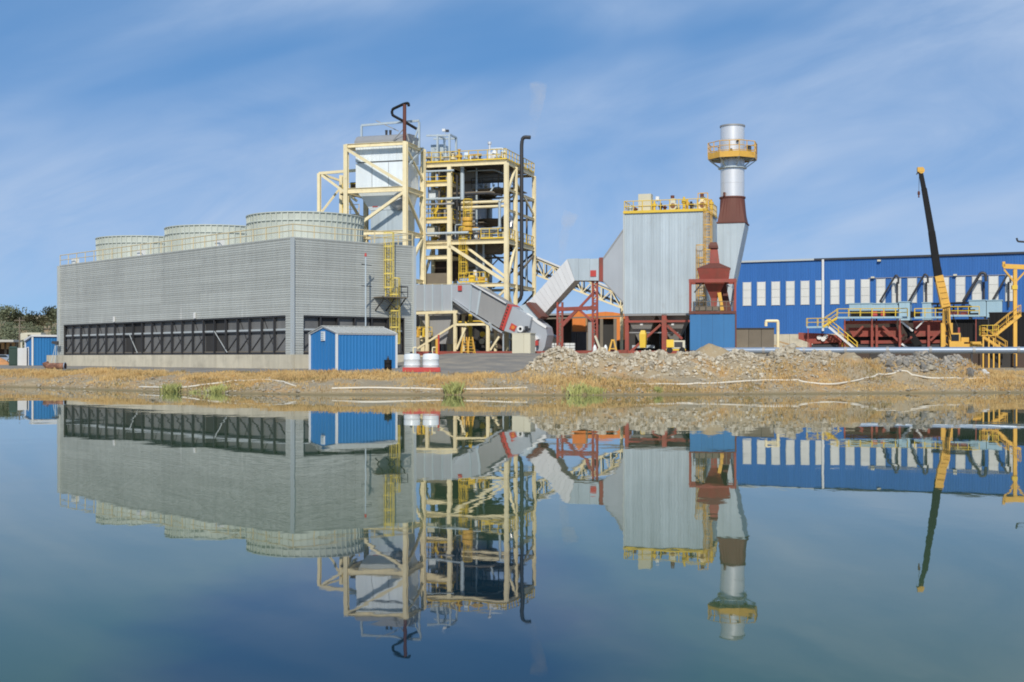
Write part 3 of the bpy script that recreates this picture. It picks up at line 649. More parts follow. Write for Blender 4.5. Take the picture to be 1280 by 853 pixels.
# boiler casing behind, hopper, dark sheeting inside
box(B, 'boiler_casing', 'galv_dark', (-7.2, 7.0, (ZL + ZT) / 2 + .6), (4.4, 5.6, ZT - ZL - 1.6))
for k in range(5): bar(B, 'casing_stiffener', 'grating', (-9.45, 4.12, ZL + 2.2 + 2.4 * k), (-4.95, 4.12, ZL + 2.2 + 2.4 * k), .16, .25)
box(B, 'wall_panel', 'dark_brown', (-8.1, 3.6, ZL + 2.2), (3.0, .1, 3.0)); box(B, 'wall_panel', 'grating', (-8.1, .3, ZL + .75), (2.7, .1, 1.3))
for k, (pz, r0, r1) in enumerate(((q(B, 596, 240, 6).z, 2.2, 1.1), (q(B, 596, 252, 6).z, 2.0, 1.0), (q(B, 600, 275, 6).z, 2.4, 1.0))):
    cyl(B, 'cone', 'grating', (-4.3 + .3 * k, 6.6, pz), (-4.3 + .3 * k, 6.6, pz - .7), r0 * .75, r1 * .7, 20)
cyl(B, 'steam_drum', 'galv_dark', (-6.2, 5.5, ZT - .8), (-1.2, 5.5, ZT - .8), .6)
quadbox(B, 'hood', 'grating', [V((-5.2, 3, ZM)), V((-1.2, 3, ZM)), V((-2.4, 3, ZM - .9)), V((-4.2, 3, ZM - .9))], 3)
for k in range(5): box(B, 'wall_panel', 'pale_clad' if k % 2 else 'beige', (-8.9 + .05 * k, .5 + .25 * k, LEV[3] - 1.0 + (LEV[5] - LEV[3]) * (k % 2)), (.9, .08, 1.1))
# pipes in front and between levels
def pp(pts, r, m, rad=.3): return tube(B, 'pipe', m, arc(pts, rad), r)
z = q(B, 600, 253, .6).z; pp([(U1 + 1.2, .6, z), (U2 - .2, .6, z)], .16, 'cream'); z = q(B, 600, 259, .6).z; pp([(U1 + 1.2, .6, z), (U2 - .2, .6, z)], .16, 'cream')
z = q(B, 550, 249, -.25).z; pp([(U0 + .1, -.35, z), (U1 + 1.4, -.35, z)], .14, 'galv'); z = q(B, 550, 254, -.3).z; pp([(U0 + .1, -.2, z - .1), (U1 + .6, -.2, z - .1)], .12, 'galv_dark')
z = q(B, 550, 292, -.3).z; pp([(U0 + .1, -.35, z), (U2 - 4.2, -.35, z)], .15, 'galv'); z2 = q(B, 600, 287, .4).z
pp([(U2 - 5.0, .4, z2), (U2 - .9, .4, z2), (U2 - .9, .4, q(B, 626, 250, .4).z), (U2 - .2, .9, q(B, 626, 250, .4).z)], .16, 'galv')
z = q(B, 550, 214, -.3).z; pp([(U0 + .1, -.3, z), (U1 + .6, -.3, z)], .12, 'galv')
pp([(-5.35, .9, q(B, 576, 250, .9).z), (-5.35, .9, ZT - .1)], .24, 'galv')
for u_, v_, r_, a_, b_ in ((-7.9, .5, .1, ZM, ZT), (-7.3, 1.2, .08, ZM, ZT), (-6.0, 1.0, .12, ZM, ZT - 1), (-4.4, 3, .12, ZL, ZT), (-2.2, 8, .2, 0, ZT), (-3.4, 2.4, .14, ZL, ZM), (-.5, 9.5, .12, ZL, ZT - 3),
                           (-.3, 8.6, .1, ZL, ZM), (-9.2, .6, .06, ZM, ZT), (-4.8, 9, .3, 0, ZT - 2), (-1.2, 6.6, .09, ZM, ZT)):
    pp([(u_, v_, a_), (u_, v_, b_)], r_, random.choice(['galv', 'galv_dark', 'grating', 'dark_steel']))
rr = random.Random(11)
for k in range(16):
    z = rr.choice([ZM + .6, ZM + 1.0, ZM + 1.5, z5 - .6, ZT - .5, ZM - .6, ZL + 3.4]) + rr.uniform(-.2, .2); v_ = rr.uniform(1.0, 9); u_ = rr.uniform(-9, -4)
    pp([(u_, v_, z), (rr.uniform(-3, -.4), v_, z), (rr.uniform(-3, -.4), v_ + rr.uniform(-1, 1), z + rr.uniform(-1.5, 1.5))], rr.uniform(.06, .16), rr.choice(['galv', 'galv_dark', 'grating', 'dark_steel', 'cream']))
for za_, zb_ in ((ZM + .35, LEV[3] + .3), (LEV[3] + .3, LEV[5] + .3)): stairs(B, (U0 + .45, 1.6, za_), (U1 - .45, 1.6, zb_), V((0, .8, 0)), 'yellow')
# yellow ladder column with cage
ladder(B, (-5.0, .35, ZL + .2), ZM - ZL + .6, .6, 'yellow', True, .5); ladder(B, (-4.55, .5, ZM + .3), q(B, 585, 252, .5).z - ZM - 1, .6, 'yellow', True, .5)
for k in range(3): MB().rev((-4.55, .3, ZM + 1.2 + .55 * k), [(.5, 0), (.58, .1), (.58, .35), (.5, .45)], 14).o('cage_collar', 'orange_yellow', B)
box(B, 'hoist_box', 'yellow', q(B, 590, 349, .3), (.6, .6, .8)); box(B, 'hoist_box', 'orange_yellow', q(B, 602, 350, .5), (.7, .5, .6)); frail(ZL + .3, [(-5.4, -.1), (-2.4, -.1), (-2.4, 1.2)], 'yellow', .55)
cyl(B, 'hoist_drum', 'white', q(B, 594, 345, .6), q(B, 594, 338, .6), .22, .22, 12)
# small fittings, valves and conduits on the decks
rr = random.Random(77)
for k in range(46):
    z = rr.choice([LEV[3] + .32, LEV[5] + .32, ZM + .36, ZM + .36, z5 + .06, ZT + .34, ZT + .34]); lim = (U0 + .3, U1 - .3) if z in (LEV[3] + .32, LEV[5] + .32) else (U1 + .5, U2 - .4)
    if z > ZT: lim = (U0 + .3, U2 - .3)
    c = V((rr.uniform(*lim), rr.uniform(.3, 3.2) if z < z5 or z > ZT else rr.uniform(3.3, 7), z)); hh = rr.uniform(.4, 1.3); m = rr.choice(['galv', 'galv_dark', 'beige', 'grating', 'orange_yellow', 'dark_steel', 'pale_clad', 'cream'])
    if k % 3 == 0: box(B, 'control_box', m, c + V((0, 0, hh / 2)), (rr.uniform(.25, .7), rr.uniform(.2, .5), hh))
    elif k % 3 == 1: MB().rev(c, [(.1, 0), (.1, hh * .5), (.22, hh * .55), (.22, hh * .7), (.07, hh * .75), (.07, hh), (.16, hh), (0, hh + .05)], 9).o('valve', m, B, True)
    else: tube(B, 'conduit', m, arc([c, c + V((0, 0, hh * 1.5)), c + V((rr.uniform(-1.5, 1.5), 0, hh * 1.5))], .15), rr.uniform(.03, .07), 6)
# silver vessels
for px, v_, za, zb, r_ in ((638.5, 4.2, ZM + .4, q(B, 638, 276, 4).z, .55), (634, 8, ZM + .4, ZM + 3.8, .7)):
    u_ = q(B, px, 290, v_).x
    MB().rev((u_, v_, 0), [(0, za), (r_, za), (r_, zb - .3), (r_ * .6, zb), (0, zb + .06)], 20).o('vessel', 'stainless', B, True)
# roof equipment
u_ = q(B, 612, 190, 1.5).x; MB().rev((u_, 1.5, ZT + .35), [(.35, 0), (.35, .9), (.12, 1.05), (.12, 1.9), (.22, 1.95), (.22, 2.2), (0, 2.25)], 16).o('vent_silencer', 'stainless', B, True)
MB().rev((u_ + .55, 1.5, ZT + .35), [(.3, 0), (.42, .5), (.42, .9), (.1, 1.3), (0, 1.3)], 16).o('vessel', 'white', B, True)
for k, (px, hh, m) in enumerate(((536, 1.3, 'galv_dark'), (545, 1.7, 'galv'), (551, 1.2, 'beige'), (557, 1.5, 'galv'), (566, 1.0, 'cream'), (574, 1.5, 'orange_yellow'), (583, .7, 'galv'), (593, .8, 'grating'), (600, .7, 'dark_steel'), (622, .7, 'galv'), (628, .9, 'yellow'))):
    c = q(B, px, 200, 1.0 + .4 * (k % 3)); c.z = ZT + .35
    MB().rev(c, [(.22, 0), (.22, hh * .4), (.36, hh * .45), (.36, hh * .62), (.12, hh * .7), (.12, hh), (.2, hh), (.2, hh + .1), (0, hh + .1)], 10).o('valve', m, B, True)
box(B, 'penthouse', 'galv', (-8.7, 3.2, ZT + 1.5), (1.5, 2.4, 2.3)); box(B, 'penthouse', 'galv_dark', (-7.4, 4.2, ZT + 1.2), (1.1, 2, 1.7))
zq = q(B, 545, 170, 1.2).z
for u_ in (U0 + 1.5, U0 + 2.9):
    for v_ in (.8, 3.0): bar(B, 'frame_post', 'galv', (u_, v_, ZT + .3), (u_, v_, zq), .2)
    bar(B, 'frame_beam', 'galv', (u_, .8, zq), (u_, 3, zq), .18)
for v_ in (.8, 3.0): bar(B, 'frame_beam', 'galv', (U0 + .2, v_, zq), (U0 + 2.9, v_, zq - .1), .18)
c = q(B, 555, 163, 1.4); bar(B, 'lamp_mast', 'galv', (c.x + .15, 1.4, ZT + .3), (c.x + .15, 1.4, c.z), .05); box(B, 'lamp_head', 'white', c, (.35, .3, .28)); box(B, 'lamp_head', 'dark_steel', c + V((.4, 0, -.1)), (.3, .25, .25))
# dark vent pipe with bent top
a = q(B, 652, 378, 4.6); b = q(B, 652, 180, 4.6)
tube(B, 'vent_pipe', 'dark_steel', arc([a + V((-.9, 0, -.3)), V((b.x, 4.6, a.z + .5)), V((b.x, 4.6, b.z)), V((b.x, 4.6, b.z + .45)) + V((.15, 0, .3)), q(B, 663, 172, 4.6)], .5), .21, 14)
for z in (ZT - 1, ZM, ZL + 2): bar(B, 'pipe_bracket', 'grating', (U2, 4.6, z), (b.x, 4.6, z), .12)
# lower storey: dark back wall added for the dim interior, hopper, pipes, burners
for k in range(6): box(B, 'dark_back_panel', 'dark_brown' if k % 2 else 'dark', (-10.6 + 2.1 * k, 9.2, 2.4), (2.07, .1, 5.0))
quadbox(B, 'ash_hopper', 'galv_dark', [q(B, 521, 391, -4.3), q(B, 566, 391, -4.3), q(B, 557, 430, -4.3), q(B, 547, 430, -4.3)][::-1], 2.4)
MB().loft([[V((x, y, ZL - 2.6)) for x, y in ((-13.4, 1), (-10.6, 1), (-10.6, 4.4), (-13.4, 4.4))], [V((x, y, ZL - 5.2)) for x, y in ((-12.2, 2.4), (-11.8, 2.4), (-11.8, 2.9), (-12.2, 2.9))]]).o('ash_hopper', 'galv_dark', B)
rr = random.Random(4)
for k in range(26):
    u_ = rr.uniform(-10.5, 1.5); v_ = rr.uniform(1.5, 8); hh = rr.uniform(.6, 4)
    m = rr.choice(['dark_steel', 'galv_dark', 'dark', 'grating', 'galv', 'beige', 'yellow'])
    if k % 3 == 0: tube(B, 'pipe', m, [(u_, v_, 0), (u_, v_, hh + 1)], rr.uniform(.07, .22))
    elif k % 3 == 1: tube(B, 'pipe', m, arc([(u_, v_, hh), (u_ + rr.uniform(1, 3), v_, hh), (u_ + 3, v_, hh - .6)], .2), rr.uniform(.07, .16))
    else: cyl(B, 'burner', m, (u_, v_, hh * .5), (u_ + .9, v_ - .1, hh * .5), rr.uniform(.25, .5), None, 14)
for px, py, m in ((551, 426, 'yellow'), (560, 426, 'yellow'), (603, 418, 'yellow'), (602, 427, 'beige')):
    c = q(B, px, py, .6); cyl(B, 'valve_wheel', m, c, c + V((0, .12, 0)), .3, None, 14)
box(B, 'kerb', 'red_oxide', (-2.5, -5.6, .02), (20, .3, .45))
# ------------------------------------------------------------------ cream support frame in front of the boiler (carries the duct)
S2 = T('duct_support', 'cream steel frame carrying the grey duct in front of the boiler tower', 'steel frame', BO, TH)
vF = -5.0
def fz(px, py): return q(S2, px, py, vF)
zt = fz(569, 391).z
for px, z1 in ((534, zt), (569, zt), (610, fz(610, 406).z)): 
    u_ = fz(px, 430).x; hbar(S2, 'column', 'cream', (u_, vF, -.2), (u_, vF, z1), .32, .32)
    hbar(S2, 'column', 'cream', (u_, vF + 2.6, -.2), (u_, vF + 2.6, z1), .28, .28)
bar(S2, 'beam', 'cream', fz(508, 392), fz(572, 390), .26, .3); bar(S2, 'beam', 'cream', fz(569, 406), fz(612, 405.5), .2, .24); bar(S2, 'beam', 'cream', fz(508, 422), fz(536, 421), .18, .22)
for a, b in (((570, 405), (522, 436)), ((582, 410), (571, 437)), ((624, 421), (613, 438)), ((520, 414), (511, 432))): bar(S2, 'brace', 'cream', fz(*a), fz(*b), .2)
for px in (516, 523, 530): 
    c = fz(px, 416); MB().box(c, (.22, .4, .7)).box(c + V((.1, 0, .42)), (.42, .25, .12)).box(c + V((0, -.1, -.4)), (.34, .2, .1)).o('actuator', 'yellow' if px != 523 else 'orange_yellow', S2)
rail(S2, [fz(510, 421) + V((0, 0, .1)), fz(540, 421) + V((0, 0, .1))], 'yellow', .9, .7)
# ladders/cones standing below
def cone_stand(px, lb):
    c = W(px, 441, 132.0); c.z = 2.85; t = T('yellow_stepladder', lb, 'stepladder', c, 12)
    h = 1.75
    for s in (-1, 1):
        for f in (-1, 1): bar(t, 'leg', 'orange_yellow', (s * .38, f * .45, 0), (s * .16, f * .04, h), .09)
    for k in range(5): 
        z = .25 + .3 * k; wd = .36 - .22 * z / h; bar(t, 'tread', 'orange_yellow', (-wd, -.45 + .41 * z / h, z), (wd, -.45 + .41 * z / h, z), .12, .05)
cone_stand(581, 'yellow stepladder under the grey sloping duct, left one'); cone_stand(588.5, 'yellow stepladder under the grey sloping duct, right one')
c = W(546, 440, 130); c.z = 2.8
t = T('orange_post', 'red and orange pipe post behind the white tanks', 'post', c, 0); cyl(t, 'shaft', 'orange_yellow', (0, 0, 0), (0, 0, 1.6), .15, None, 12); cyl(t, 'cap', 'signal_red', (0.18, 0, 0), (.18, 0, 2.0), .1, None, 12)
# ------------------------------------------------------------------ grey ductwork
G = T('grey_duct', 'grey sheet-metal duct bending down in front of the boiler tower', 'duct', BO, TH)
vG = -4.8; dG = 2.9
def gq(px, py): return q(G, px, py, vG)
def seg(p, name, m, pix, v=vG, d=dG): return quadbox(p, name, m, [q(p, x, y, v) for x, y in pix][::-1], d)
xs_ = [506, 519, 531, 541, 553, 565]
for a, b in zip(xs_, xs_[1:]):
    seg(G, 'duct_panel', 'duct_grey', [(a + .15, 356), (b - .15, 355.8), (b - .15, 388.6), (a + .15, 389)])
for a in xs_[1:]: bar(G, 'duct_flange', 'galv', gq(a, 355.5) + V((0, -.05, 0)), gq(a, 389) + V((0, -.05, 0)), .14, .12)
seg(G, 'duct_elbow', 'duct_grey', [(565.2, 355.8), (590, 356), (588, 389), (567, 374), (565.2, 374)], vG - .15)
seg(G, 'duct_underside', 'galv_dark', [(565.2, 374.5), (567, 374.5), (588, 390), (574, 393), (565.2, 389)], vG + .5, 2.2)
seg(G, 'duct_panel', 'duct_grey', [(590.3, 356.2), (602, 361), (596.5, 393.5), (588.3, 389)], vG - .15)
seg(G, 'duct_panel', 'galv_dark', [(602.4, 361.2), (634.5, 380), (624, 410.5), (597, 393.8)], vG - .15)
bar(G, 'duct_flange', 'galv', gq(590, 355.5) + V((0, -.2, 0)), gq(588, 389) + V((0, -.2, 0)), .2, .14); bar(G, 'duct_flange', 'galv', gq(602, 361) + V((0, -.2, 0)), gq(596.7, 393.7) + V((0, -.2, 0)), .22, .14)
bar(G, 'duct_flange', 'duct_grey', gq(567, 374.5) + V((0, -.3, -.05)), gq(588, 390) + V((0, -.3, -.05)), .3, .16); bar(G, 'duct_flange', 'duct_grey', gq(588, 390) + V((0, -.3, -.05)), gq(629, 415.5) + V((0, -.3, -.05)), .3, .16)
bar(G, 'duct_flange', 'duct_white', gq(590, 355) + V((0, -.3, 0.05)), gq(634, 380) + V((0, -.3, .05)), .3, .14)
seg(G, 'expansion_joint', 'signal_red', [(635, 380), (640, 383), (629.5, 413.5), (624.5, 411)], vG - .3, dG + .3)
for k in range(8):
    t_ = (k + .5) / 8; c = gq(637.5 + (627 - 637.5) * t_, 381.5 + (412 - 381.5) * t_); box(G, 'joint_bolt', 'dark_brown', c + V((0, -.34, 0)), (.14, .1, .14))
seg(G, 'duct_panel', 'duct_grey', [(640.4, 383.2), (664, 397), (660, 418), (645, 418.5), (630, 413.8)], vG - .15)
box(G, 'sign', 'signal_red', gq(576, 360.5) + V((0, -.3, 0)), (.45, .04, .55)); sg = quadbox(G, 'sign', 'signal_red', [gq(x, y) + V((0, -.2, 0)) for x, y in ((640, 404), (647, 408), (643.5, 415), (637, 411.5))][::-1], .04)
c = gq(642, 409.5) + V((0, -.24, 0)); cyl(sg, 'sign_disc', 'orange', c, c + V((0, .03, 0)), .2)
box(G, 'duct_hanger', 'galv', gq(628.5, 428) + V((0, .2, 0)), (.14, .14, 2.2))
# ------------------------------------------------------------------ fan with scroll casing
FN = T('draught_fan', 'grey induced draught fan with scroll casing between the two big ducts', 'fan', BO, TH)
vS = -4.2
def sq_(px, py, v=vS): return q(FN, px, py, v)
quadbox(FN, 'scroll_casing', 'duct_grey', [sq_(x, y) for x, y in ((650, 386), (660, 392), (676, 404), (682, 409), (684, 419), (681, 434), (677, 441), (652, 441), (647, 430), (645, 417), (646, 400))][::-1], 2.6)
quadbox(FN, 'inlet_box', 'galv', [sq_(x, y) for x, y in ((649, 383), (657, 380), (674, 397), (668, 402))][::-1], 2.2)
seg(FN, 'expansion_joint', 'red_brown', [(657, 379.5), (661, 377.5), (677.5, 395.5), (673.5, 398.5)], vS - .2, 2.8)
quadbox(FN, 'top_flange', 'white', [sq_(x, y, vS - .1) for x, y in ((657, 392.5), (660, 391.5), (683, 408.5), (682, 411), (672, 405))][::-1], .5)
c = sq_(652, 411.5, vG - .2); MB().rev((0, 0, 0), [(.16, 0), (.34, 0), (.34, .2), (.16, .2)], 20).o('inlet_ring', 'white', FN).matrix_local = Matrix.Translation(c + V((0, -.3, 0))) @ Matrix.Rotation(R(90), 4, 'X')
cyl(FN, 'inlet_port', 'black', c + V((0, -.32, 0)), c + V((0, -.2, 0)), .18)
for px, py in ((658, 409.5), (661, 412), (656, 414)): box(FN, 'damper_gear', 'dark_steel', sq_(px, py, vG - .4), (.3, .3, .26))
cyl(FN, 'drain_pipe', 'white', sq_(669, 425, vS - .4), sq_(669, 441, vS - .4), .1); box(FN, 'drive_guard', 'signal_red', sq_(670, 429, vS - .5), (.5, .4, .5))
quadbox(FN, 'drive_cover', 'white', [sq_(x, y, vS - .5) for x, y in ((667, 421), (670, 419.5), (673, 424), (670, 425))][::-1], .5)
E2 = T('fan_enclosure', 'square beige box enclosure beside the draught fan', 'enclosure', W(655, 441, 128) * 1.0, TH)
E2.location.z = 2.85; FR[E2.name] = (Matrix.Translation(E2.location) @ Matrix.Rotation(R(TH), 4, 'Z')).inverted()
for k in range(2): box(E2, 'side_panel', 'beige', (-.36 + (1.3 if k else 0) * .73, -.9, 1.0), (1.2 if k == 0 else .62, .05, 2.0))
box(E2, 'cabinet', 'beige', (0, 0, 1.0), (1.85, 1.7, 1.98)); box(E2, 'lid', 'beige', (0, -.02, 2.04), (1.95, 1.85, .08))
# ------------------------------------------------------------------ white duct rising to the filter house
WD = T('pale_duct', 'pale rising duct with level top section leading into the filter house', 'duct', BO, TH)
vW = -1.0; dW = 2.4
lo, hi = [(660.5, 377.8), (677, 395.8)], [(709, 324), (718.5, 350.5)]
n = 11
for i in range(n):
    t0, t1 = i / n, (i + 1) / n - .0025
    f = lambda a, b, t_: (a[0] + (b[0] - a[0]) * t_, a[1] + (b[1] - a[1]) * t_)
    seg(WD, 'duct_panel', 'duct_white', [f(lo[0], hi[0], t0), f(lo[0], hi[0], t1), f(lo[1], hi[1], t1), f(lo[1], hi[1], t0)], vW - (.012 if i % 2 else 0), dW)
for px in ((709, 723), (723, 737), (737, 748.5)):
    l0 = (px[0] + .1, 323.8) if px[0] > 709 else (709.2, 323.8); l1 = (px[0] + .1, 350.8) if px[0] > 709 else (718.7, 350.8)
    seg(WD, 'duct_panel', 'galv', [l0, (px[1] - .1, 323.2), (px[1] - .1, 351), l1], vW, dW)
bar(WD, 'duct_flange', 'white', q(WD, 659.5, 377.5, vW - .1), q(WD, 676.5, 396.5, vW - .1), .25, .2)
seg(WD, 'expansion_joint', 'red_oxide', [(749, 322), (753.5, 322), (753.5, 352), (749, 352)], vW - .15, dW + .3)
box(WD, 'access_hatch', 'signal_red', q(WD, 741.5, 342, vW - .05), (.62, .06, .65))
A = lambda px, py, v: q(WD, px, py, v)
s_ = [A(753.7, 323.5, vW), A(753.7, 351, vW)]; b_ = [A(780, 286, 0), A(780, 379, 0)]
MB().loft([[s_[1], s_[0], s_[0] + V((0, dW, 0)), s_[1] + V((0, dW, 0))], [b_[1] + V((0, 0, 0)), b_[0], b_[0] + V((0, 7, 0)), b_[1] + V((0, 7, 0))]]).o('inlet_cone', 'duct_grey', WD)
for p_, r_ in ((s_[0], b_[0]), (s_[1], b_[1])): bar(WD, 'cone_edge', 'galv_dark', p_ + V((0, -.02, 0)), r_ + V((0, -.02, 0)), .12)
# ------------------------------------------------------------------ red lattice tower below the white duct
RT = T('red_trestle', 'red lattice trestle holding up the pale duct', 'trestle', BO, TH)
rq = lambda px, py, v=-.6: q(RT, px, py, v)
for pxs, ptop in (((697, 703), 378), ((741, 746.5), 351)):
    for px in pxs: bar(RT, 'leg', 'red_oxide', rq(px, 442), rq(px, ptop), .2); bar(RT, 'leg', 'red_oxide', rq(px, 442, 1.2), rq(px, ptop, 1.2), .18)
    k = 0; y = 440
    while y > ptop + 8:
        bar(RT, 'lacing', 'red_oxide', rq(pxs[k % 2], y), rq(pxs[1 - k % 2], y - 8), .09); bar(RT, 'strut', 'red_oxide', rq(pxs[0], y - 8), rq(pxs[1], y - 8), .09); y -= 8; k += 1
bar(RT, 'beam', 'red_oxide', rq(697, 387), rq(746, 385), .3, .4); bar(RT, 'brace', 'red_oxide', rq(703, 408), rq(742, 366), .24); bar(RT, 'brace', 'red_oxide', rq(704, 404), rq(722, 386), .2); bar(RT, 'brace', 'red_oxide', rq(722, 386), rq(741, 402), .2)
bar(RT, 'brace', 'red_oxide', rq(746, 378), rq(733, 388), .16); bar(RT, 'beam', 'grating', rq(678, 398.5), rq(780, 395.5), .14, .16)
bar(RT, 'brace', 'beige', rq(744, 420, -1), rq(752, 441, -1), .2)
bar(RT, 'foot_rail', 'red_oxide', rq(716, 441, -1), rq(784, 440, -1), .3, .4)
# ------------------------------------------------------------------ scrubber / bag house tower (upper left)
S = T('filter_tower', 'cream framed filter tower with pale metal hopper box above the cooling tower', 'filter tower', BO, TH)
SU0, SU1, SV0, SV1 = -16.1, -9.3, -6.0, -.72
q2 = lambda px, py, v=SV0: q(S, px, py, v)
zt = q2(506, 179).z; z2 = q2(506, 236).z; z3 = q2(506, 290).z
for u in (SU0, SU1):
    for v in (SV0, SV1):
        hbar(S, 'column', 'cream', (u, v, -.3), (u, v, zt + .15), .45, .45)
for z, h in ((zt, .4), (z2, .55), (z3, .4), (z3 - 5, .4)):
    for v in (SV0, SV1): hbar(S, 'beam', 'cream', (SU0, v, z), (SU1, v, z), .25, h)
    for u in (SU0, SU1): hbar(S, 'beam', 'cream', (u, SV0, z), (u, SV1, z), .25, h)
bar(S, 'brace', 'cream', (SU0, SV0 - .05, zt - .3), (SU1, SV0 - .05, z2 + .4), .3); bar(S, 'brace', 'cream', (SU1, SV0 - .05, z2 - .3), (SU0 + 1.5, SV0 - .05, z3 + .9), .3)
bar(S, 'brace', 'cream', (SU1, SV0, z2 - .3), (SU1, SV1, z3 + .2), .26); bar(S, 'brace', 'cream', (SU1, SV1, z3), (SU1, SV0, z3 - 4.6), .3); bar(S, 'brace', 'cream', (SU1, SV1, z2 + 1.5), (SU1, SV0, zt - .3), .2)
bar(S, 'brace', 'galv', (SU1, SV0 + .6, zt - 2.4), (SU1, SV1, zt + .3), .2); bar(S, 'brace', 'cream', (SU0, SV0, z2 - .3), (SU0, SV1, z3 + 1), .24)
bx0, bx1, by0, by1 = SU0 + .75, SU1 - .35, SV0 + .8, SV1 - .5
zr = q2(460, 168, by0).z; za = q2(460, 182, by0).z; zb = q2(460, 203, by0).z; zc = q2(460, 236, by0).z; zd = q2(460, 262, by0).z
core = box(S, 'box_core', 'galv_dark', ((bx0 + bx1) / 2, (by0 + by1) / 2, (zc + zr) / 2 - .3), (bx1 - bx0 - .3, by1 - by0 - .3, zr - zc - .8))
for (o_, du, wd) in (((bx0, by0, 0), (1, 0, 0), bx1 - bx0), ((bx1, by0, 0), (0, 1, 0), by1 - by0), ((bx0, by1, 0), (0, -1, 0), by1 - by0)):
    clad(S, 'box_panel', 'pale_clad', o_, du, wd, zc, zb - .06, 1.8, 1, .02, gap=.05); clad(S, 'box_panel', 'pale_clad', o_, du, wd, zb + .06, za, .9, 3, .03)
pts = [(0, 0), (0, .5), (.5, 1.0), (1.1, zr - za), (2.6, zr - za + .1), (by1 - by0, zr - za - .2), (by1 - by0, 0)]
quadbox(S, 'roof_cowl', 'galv_dark', [V((bx0 - .1, by0 - .1 + a, za + b)) for a, b in pts][::-1], bx1 - bx0 + .2, V((1, 0, 0)))
cx_, cy_ = (bx0 + bx1) / 2, (by0 + by1) / 2
hop = [[V((bx0, by0, zc - .05)), V((bx1, by0, zc - .05)), V((bx1, by1, zc - .05)), V((bx0, by1, zc - .05))], [V((bx0 + 1.3, by0 + .9, zd)), V((bx1 - .4, by0 + .9, zd)), V((bx1 - .4, by1 - .6, zd)), V((bx0 + 1.3, by1 - .6, zd))]]
MB().loft(hop[::-1]).o('hopper', 'pale_clad', S)
cyl(S, 'hopper_port', 'duct_grey', V((bx1 - 1.4, by0 + .2, zd + .3)), V((bx1 - .4, by0 + .9, zd + 1.4)), .7, 1.0)
box(S, 'sign', 'signal_red', q2(469, 257, by0 + .75), (.6, .05, .35))
lw0, lw1 = bx0 + 1.4, bx1 - .45
box(S, 'duct_core', 'galv_dark', ((lw0 + lw1) / 2, cy_, zd - 3), (lw1 - lw0 - .2, by1 - by0 - 1.8, 5.9))
clad(S, 'box_panel', 'galv', (lw0, by0 + .8, 0), (1, 0, 0), lw1 - lw0, zd - 6, zd - .05, .9, 1, .01); clad(S, 'box_panel', 'galv', (lw1, by0 + .92, 0), (0, 1, 0), 3.0, zd - 6, zd - .05, 1.0, 1, .01)
# side platform at the left
pu0, pv = SU0 - 2.9, -3.2
qL = lambda px, py: q(S, px, py, pv)
zp = qL(399, 217).z; zq_ = qL(415, 224).z
for u, v in ((qL(399, 240).x, pv), (qL(417, 240).x, pv + 2)): hbar(S, 'column', 'cream', (u, v, zp - 9), (u, v, zp), .35, .35)
uL = qL(399, 240).x
bar(S, 'beam', 'cream', (uL, pv, zp), (SU0, pv, zp + .15), .25, .3); bar(S, 'beam', 'cream', (uL, pv, zp), (uL + 1.6, pv + 2, zp - .6), .2, .25); bar(S, 'brace', 'cream', (uL + .3, pv, zp - .2), (SU0, pv, zp - 3.2), .25); bar(S, 'brace', 'cream', (uL + .1, pv, zp - 4.5), (uL + 1.6, pv + 2, zp - 1.4), .2)
box(S, 'deck_panel', 'grating', ((uL + SU0) / 2 + .9, pv + 1.8, zp - 2.3), (1.8, 2.4, .14)); box(S, 'deck_panel', 'grating', ((uL + SU0) / 2 + .9, pv + 1.8, zp - 4.6), (1.8, 2.4, .14))
box(S, 'control_box', 'dark_brown', (SU0 - .7, pv + 1.4, zp - 1.6), (1.0, .9, 1.2))
rail(S, [(SU0 - 2.0, pv + .6, zp - 2.2), (SU0, pv + .6, zp - 2.2)], 'yellow', 1.0, .8); rail(S, [(SU0 - 2.0, pv + .6, zp - 4.5), (SU0, pv + .6, zp - 4.5)], 'yellow', 1.0, .8)
rail(S, [(SU0 - 2.4, SV0 - .2, zp - 6.2), (SU0 + .8, SV0 - .2, zp - 6.2)], 'dark_steel', .9, .9, .05)
box(S, 'deck_panel', 'grating', (SU0 - .8, SV0 + .4, zp - 6.3), (3.2, 1.2, .12))
# grey hoist frame above
vh = SV0 + 2.2; za_ = q(S, 452, 157, vh).z; u0_, u1_ = q(S, 452, 160, vh).x, q(S, 524, 160, vh).x
for u in (u0_, u1_): bar(S, 'hoist_post', 'galv', (u, vh, zt - .2), (u, vh, za_), .2)
bar(S, 'hoist_beam', 'galv', (u0_, vh, za_), (u1_, vh, za_ + .15), .18, .22); bar(S, 'hoist_brace', 'galv_dark', q(S, 470, 151, vh), q(S, 498, 164, vh), .1); bar(S, 'hoist_brace', 'galv', q(S, 524, 157, vh), q(S, 511, 197, vh), .14)
for px in (483, 488): cyl(S, 'relief_valve', 'dark_steel', q(S, px, 169, vh), q(S, px, 163, vh), .12, .16, 8)
# rusty riser with black loop
vr = SV0 + .3
tube(S, 'riser', 'red_brown', [q(S, 505.7, 176, vr), q(S, 505.7, 131, vr)], .19, 12)
tube(S, 'loop_pipe', 'black', arc([q(S, 511, 133, vr), q(S, 510.5, 129, vr), q(S, 505, 130, vr), q(S, 490, 137, vr), q(S, 490, 144, vr), q(S, 504, 151.5, vr), q(S, 521, 161.5, vr + .6)], .5, 5), .15, 10)
for a, b in (((505, 161), (491, 176)), ((506, 161), (511, 176))): bar(S, 'riser_stay', 'galv_dark', q(S, *a, vr), q(S, *b, vr + .2), .09)
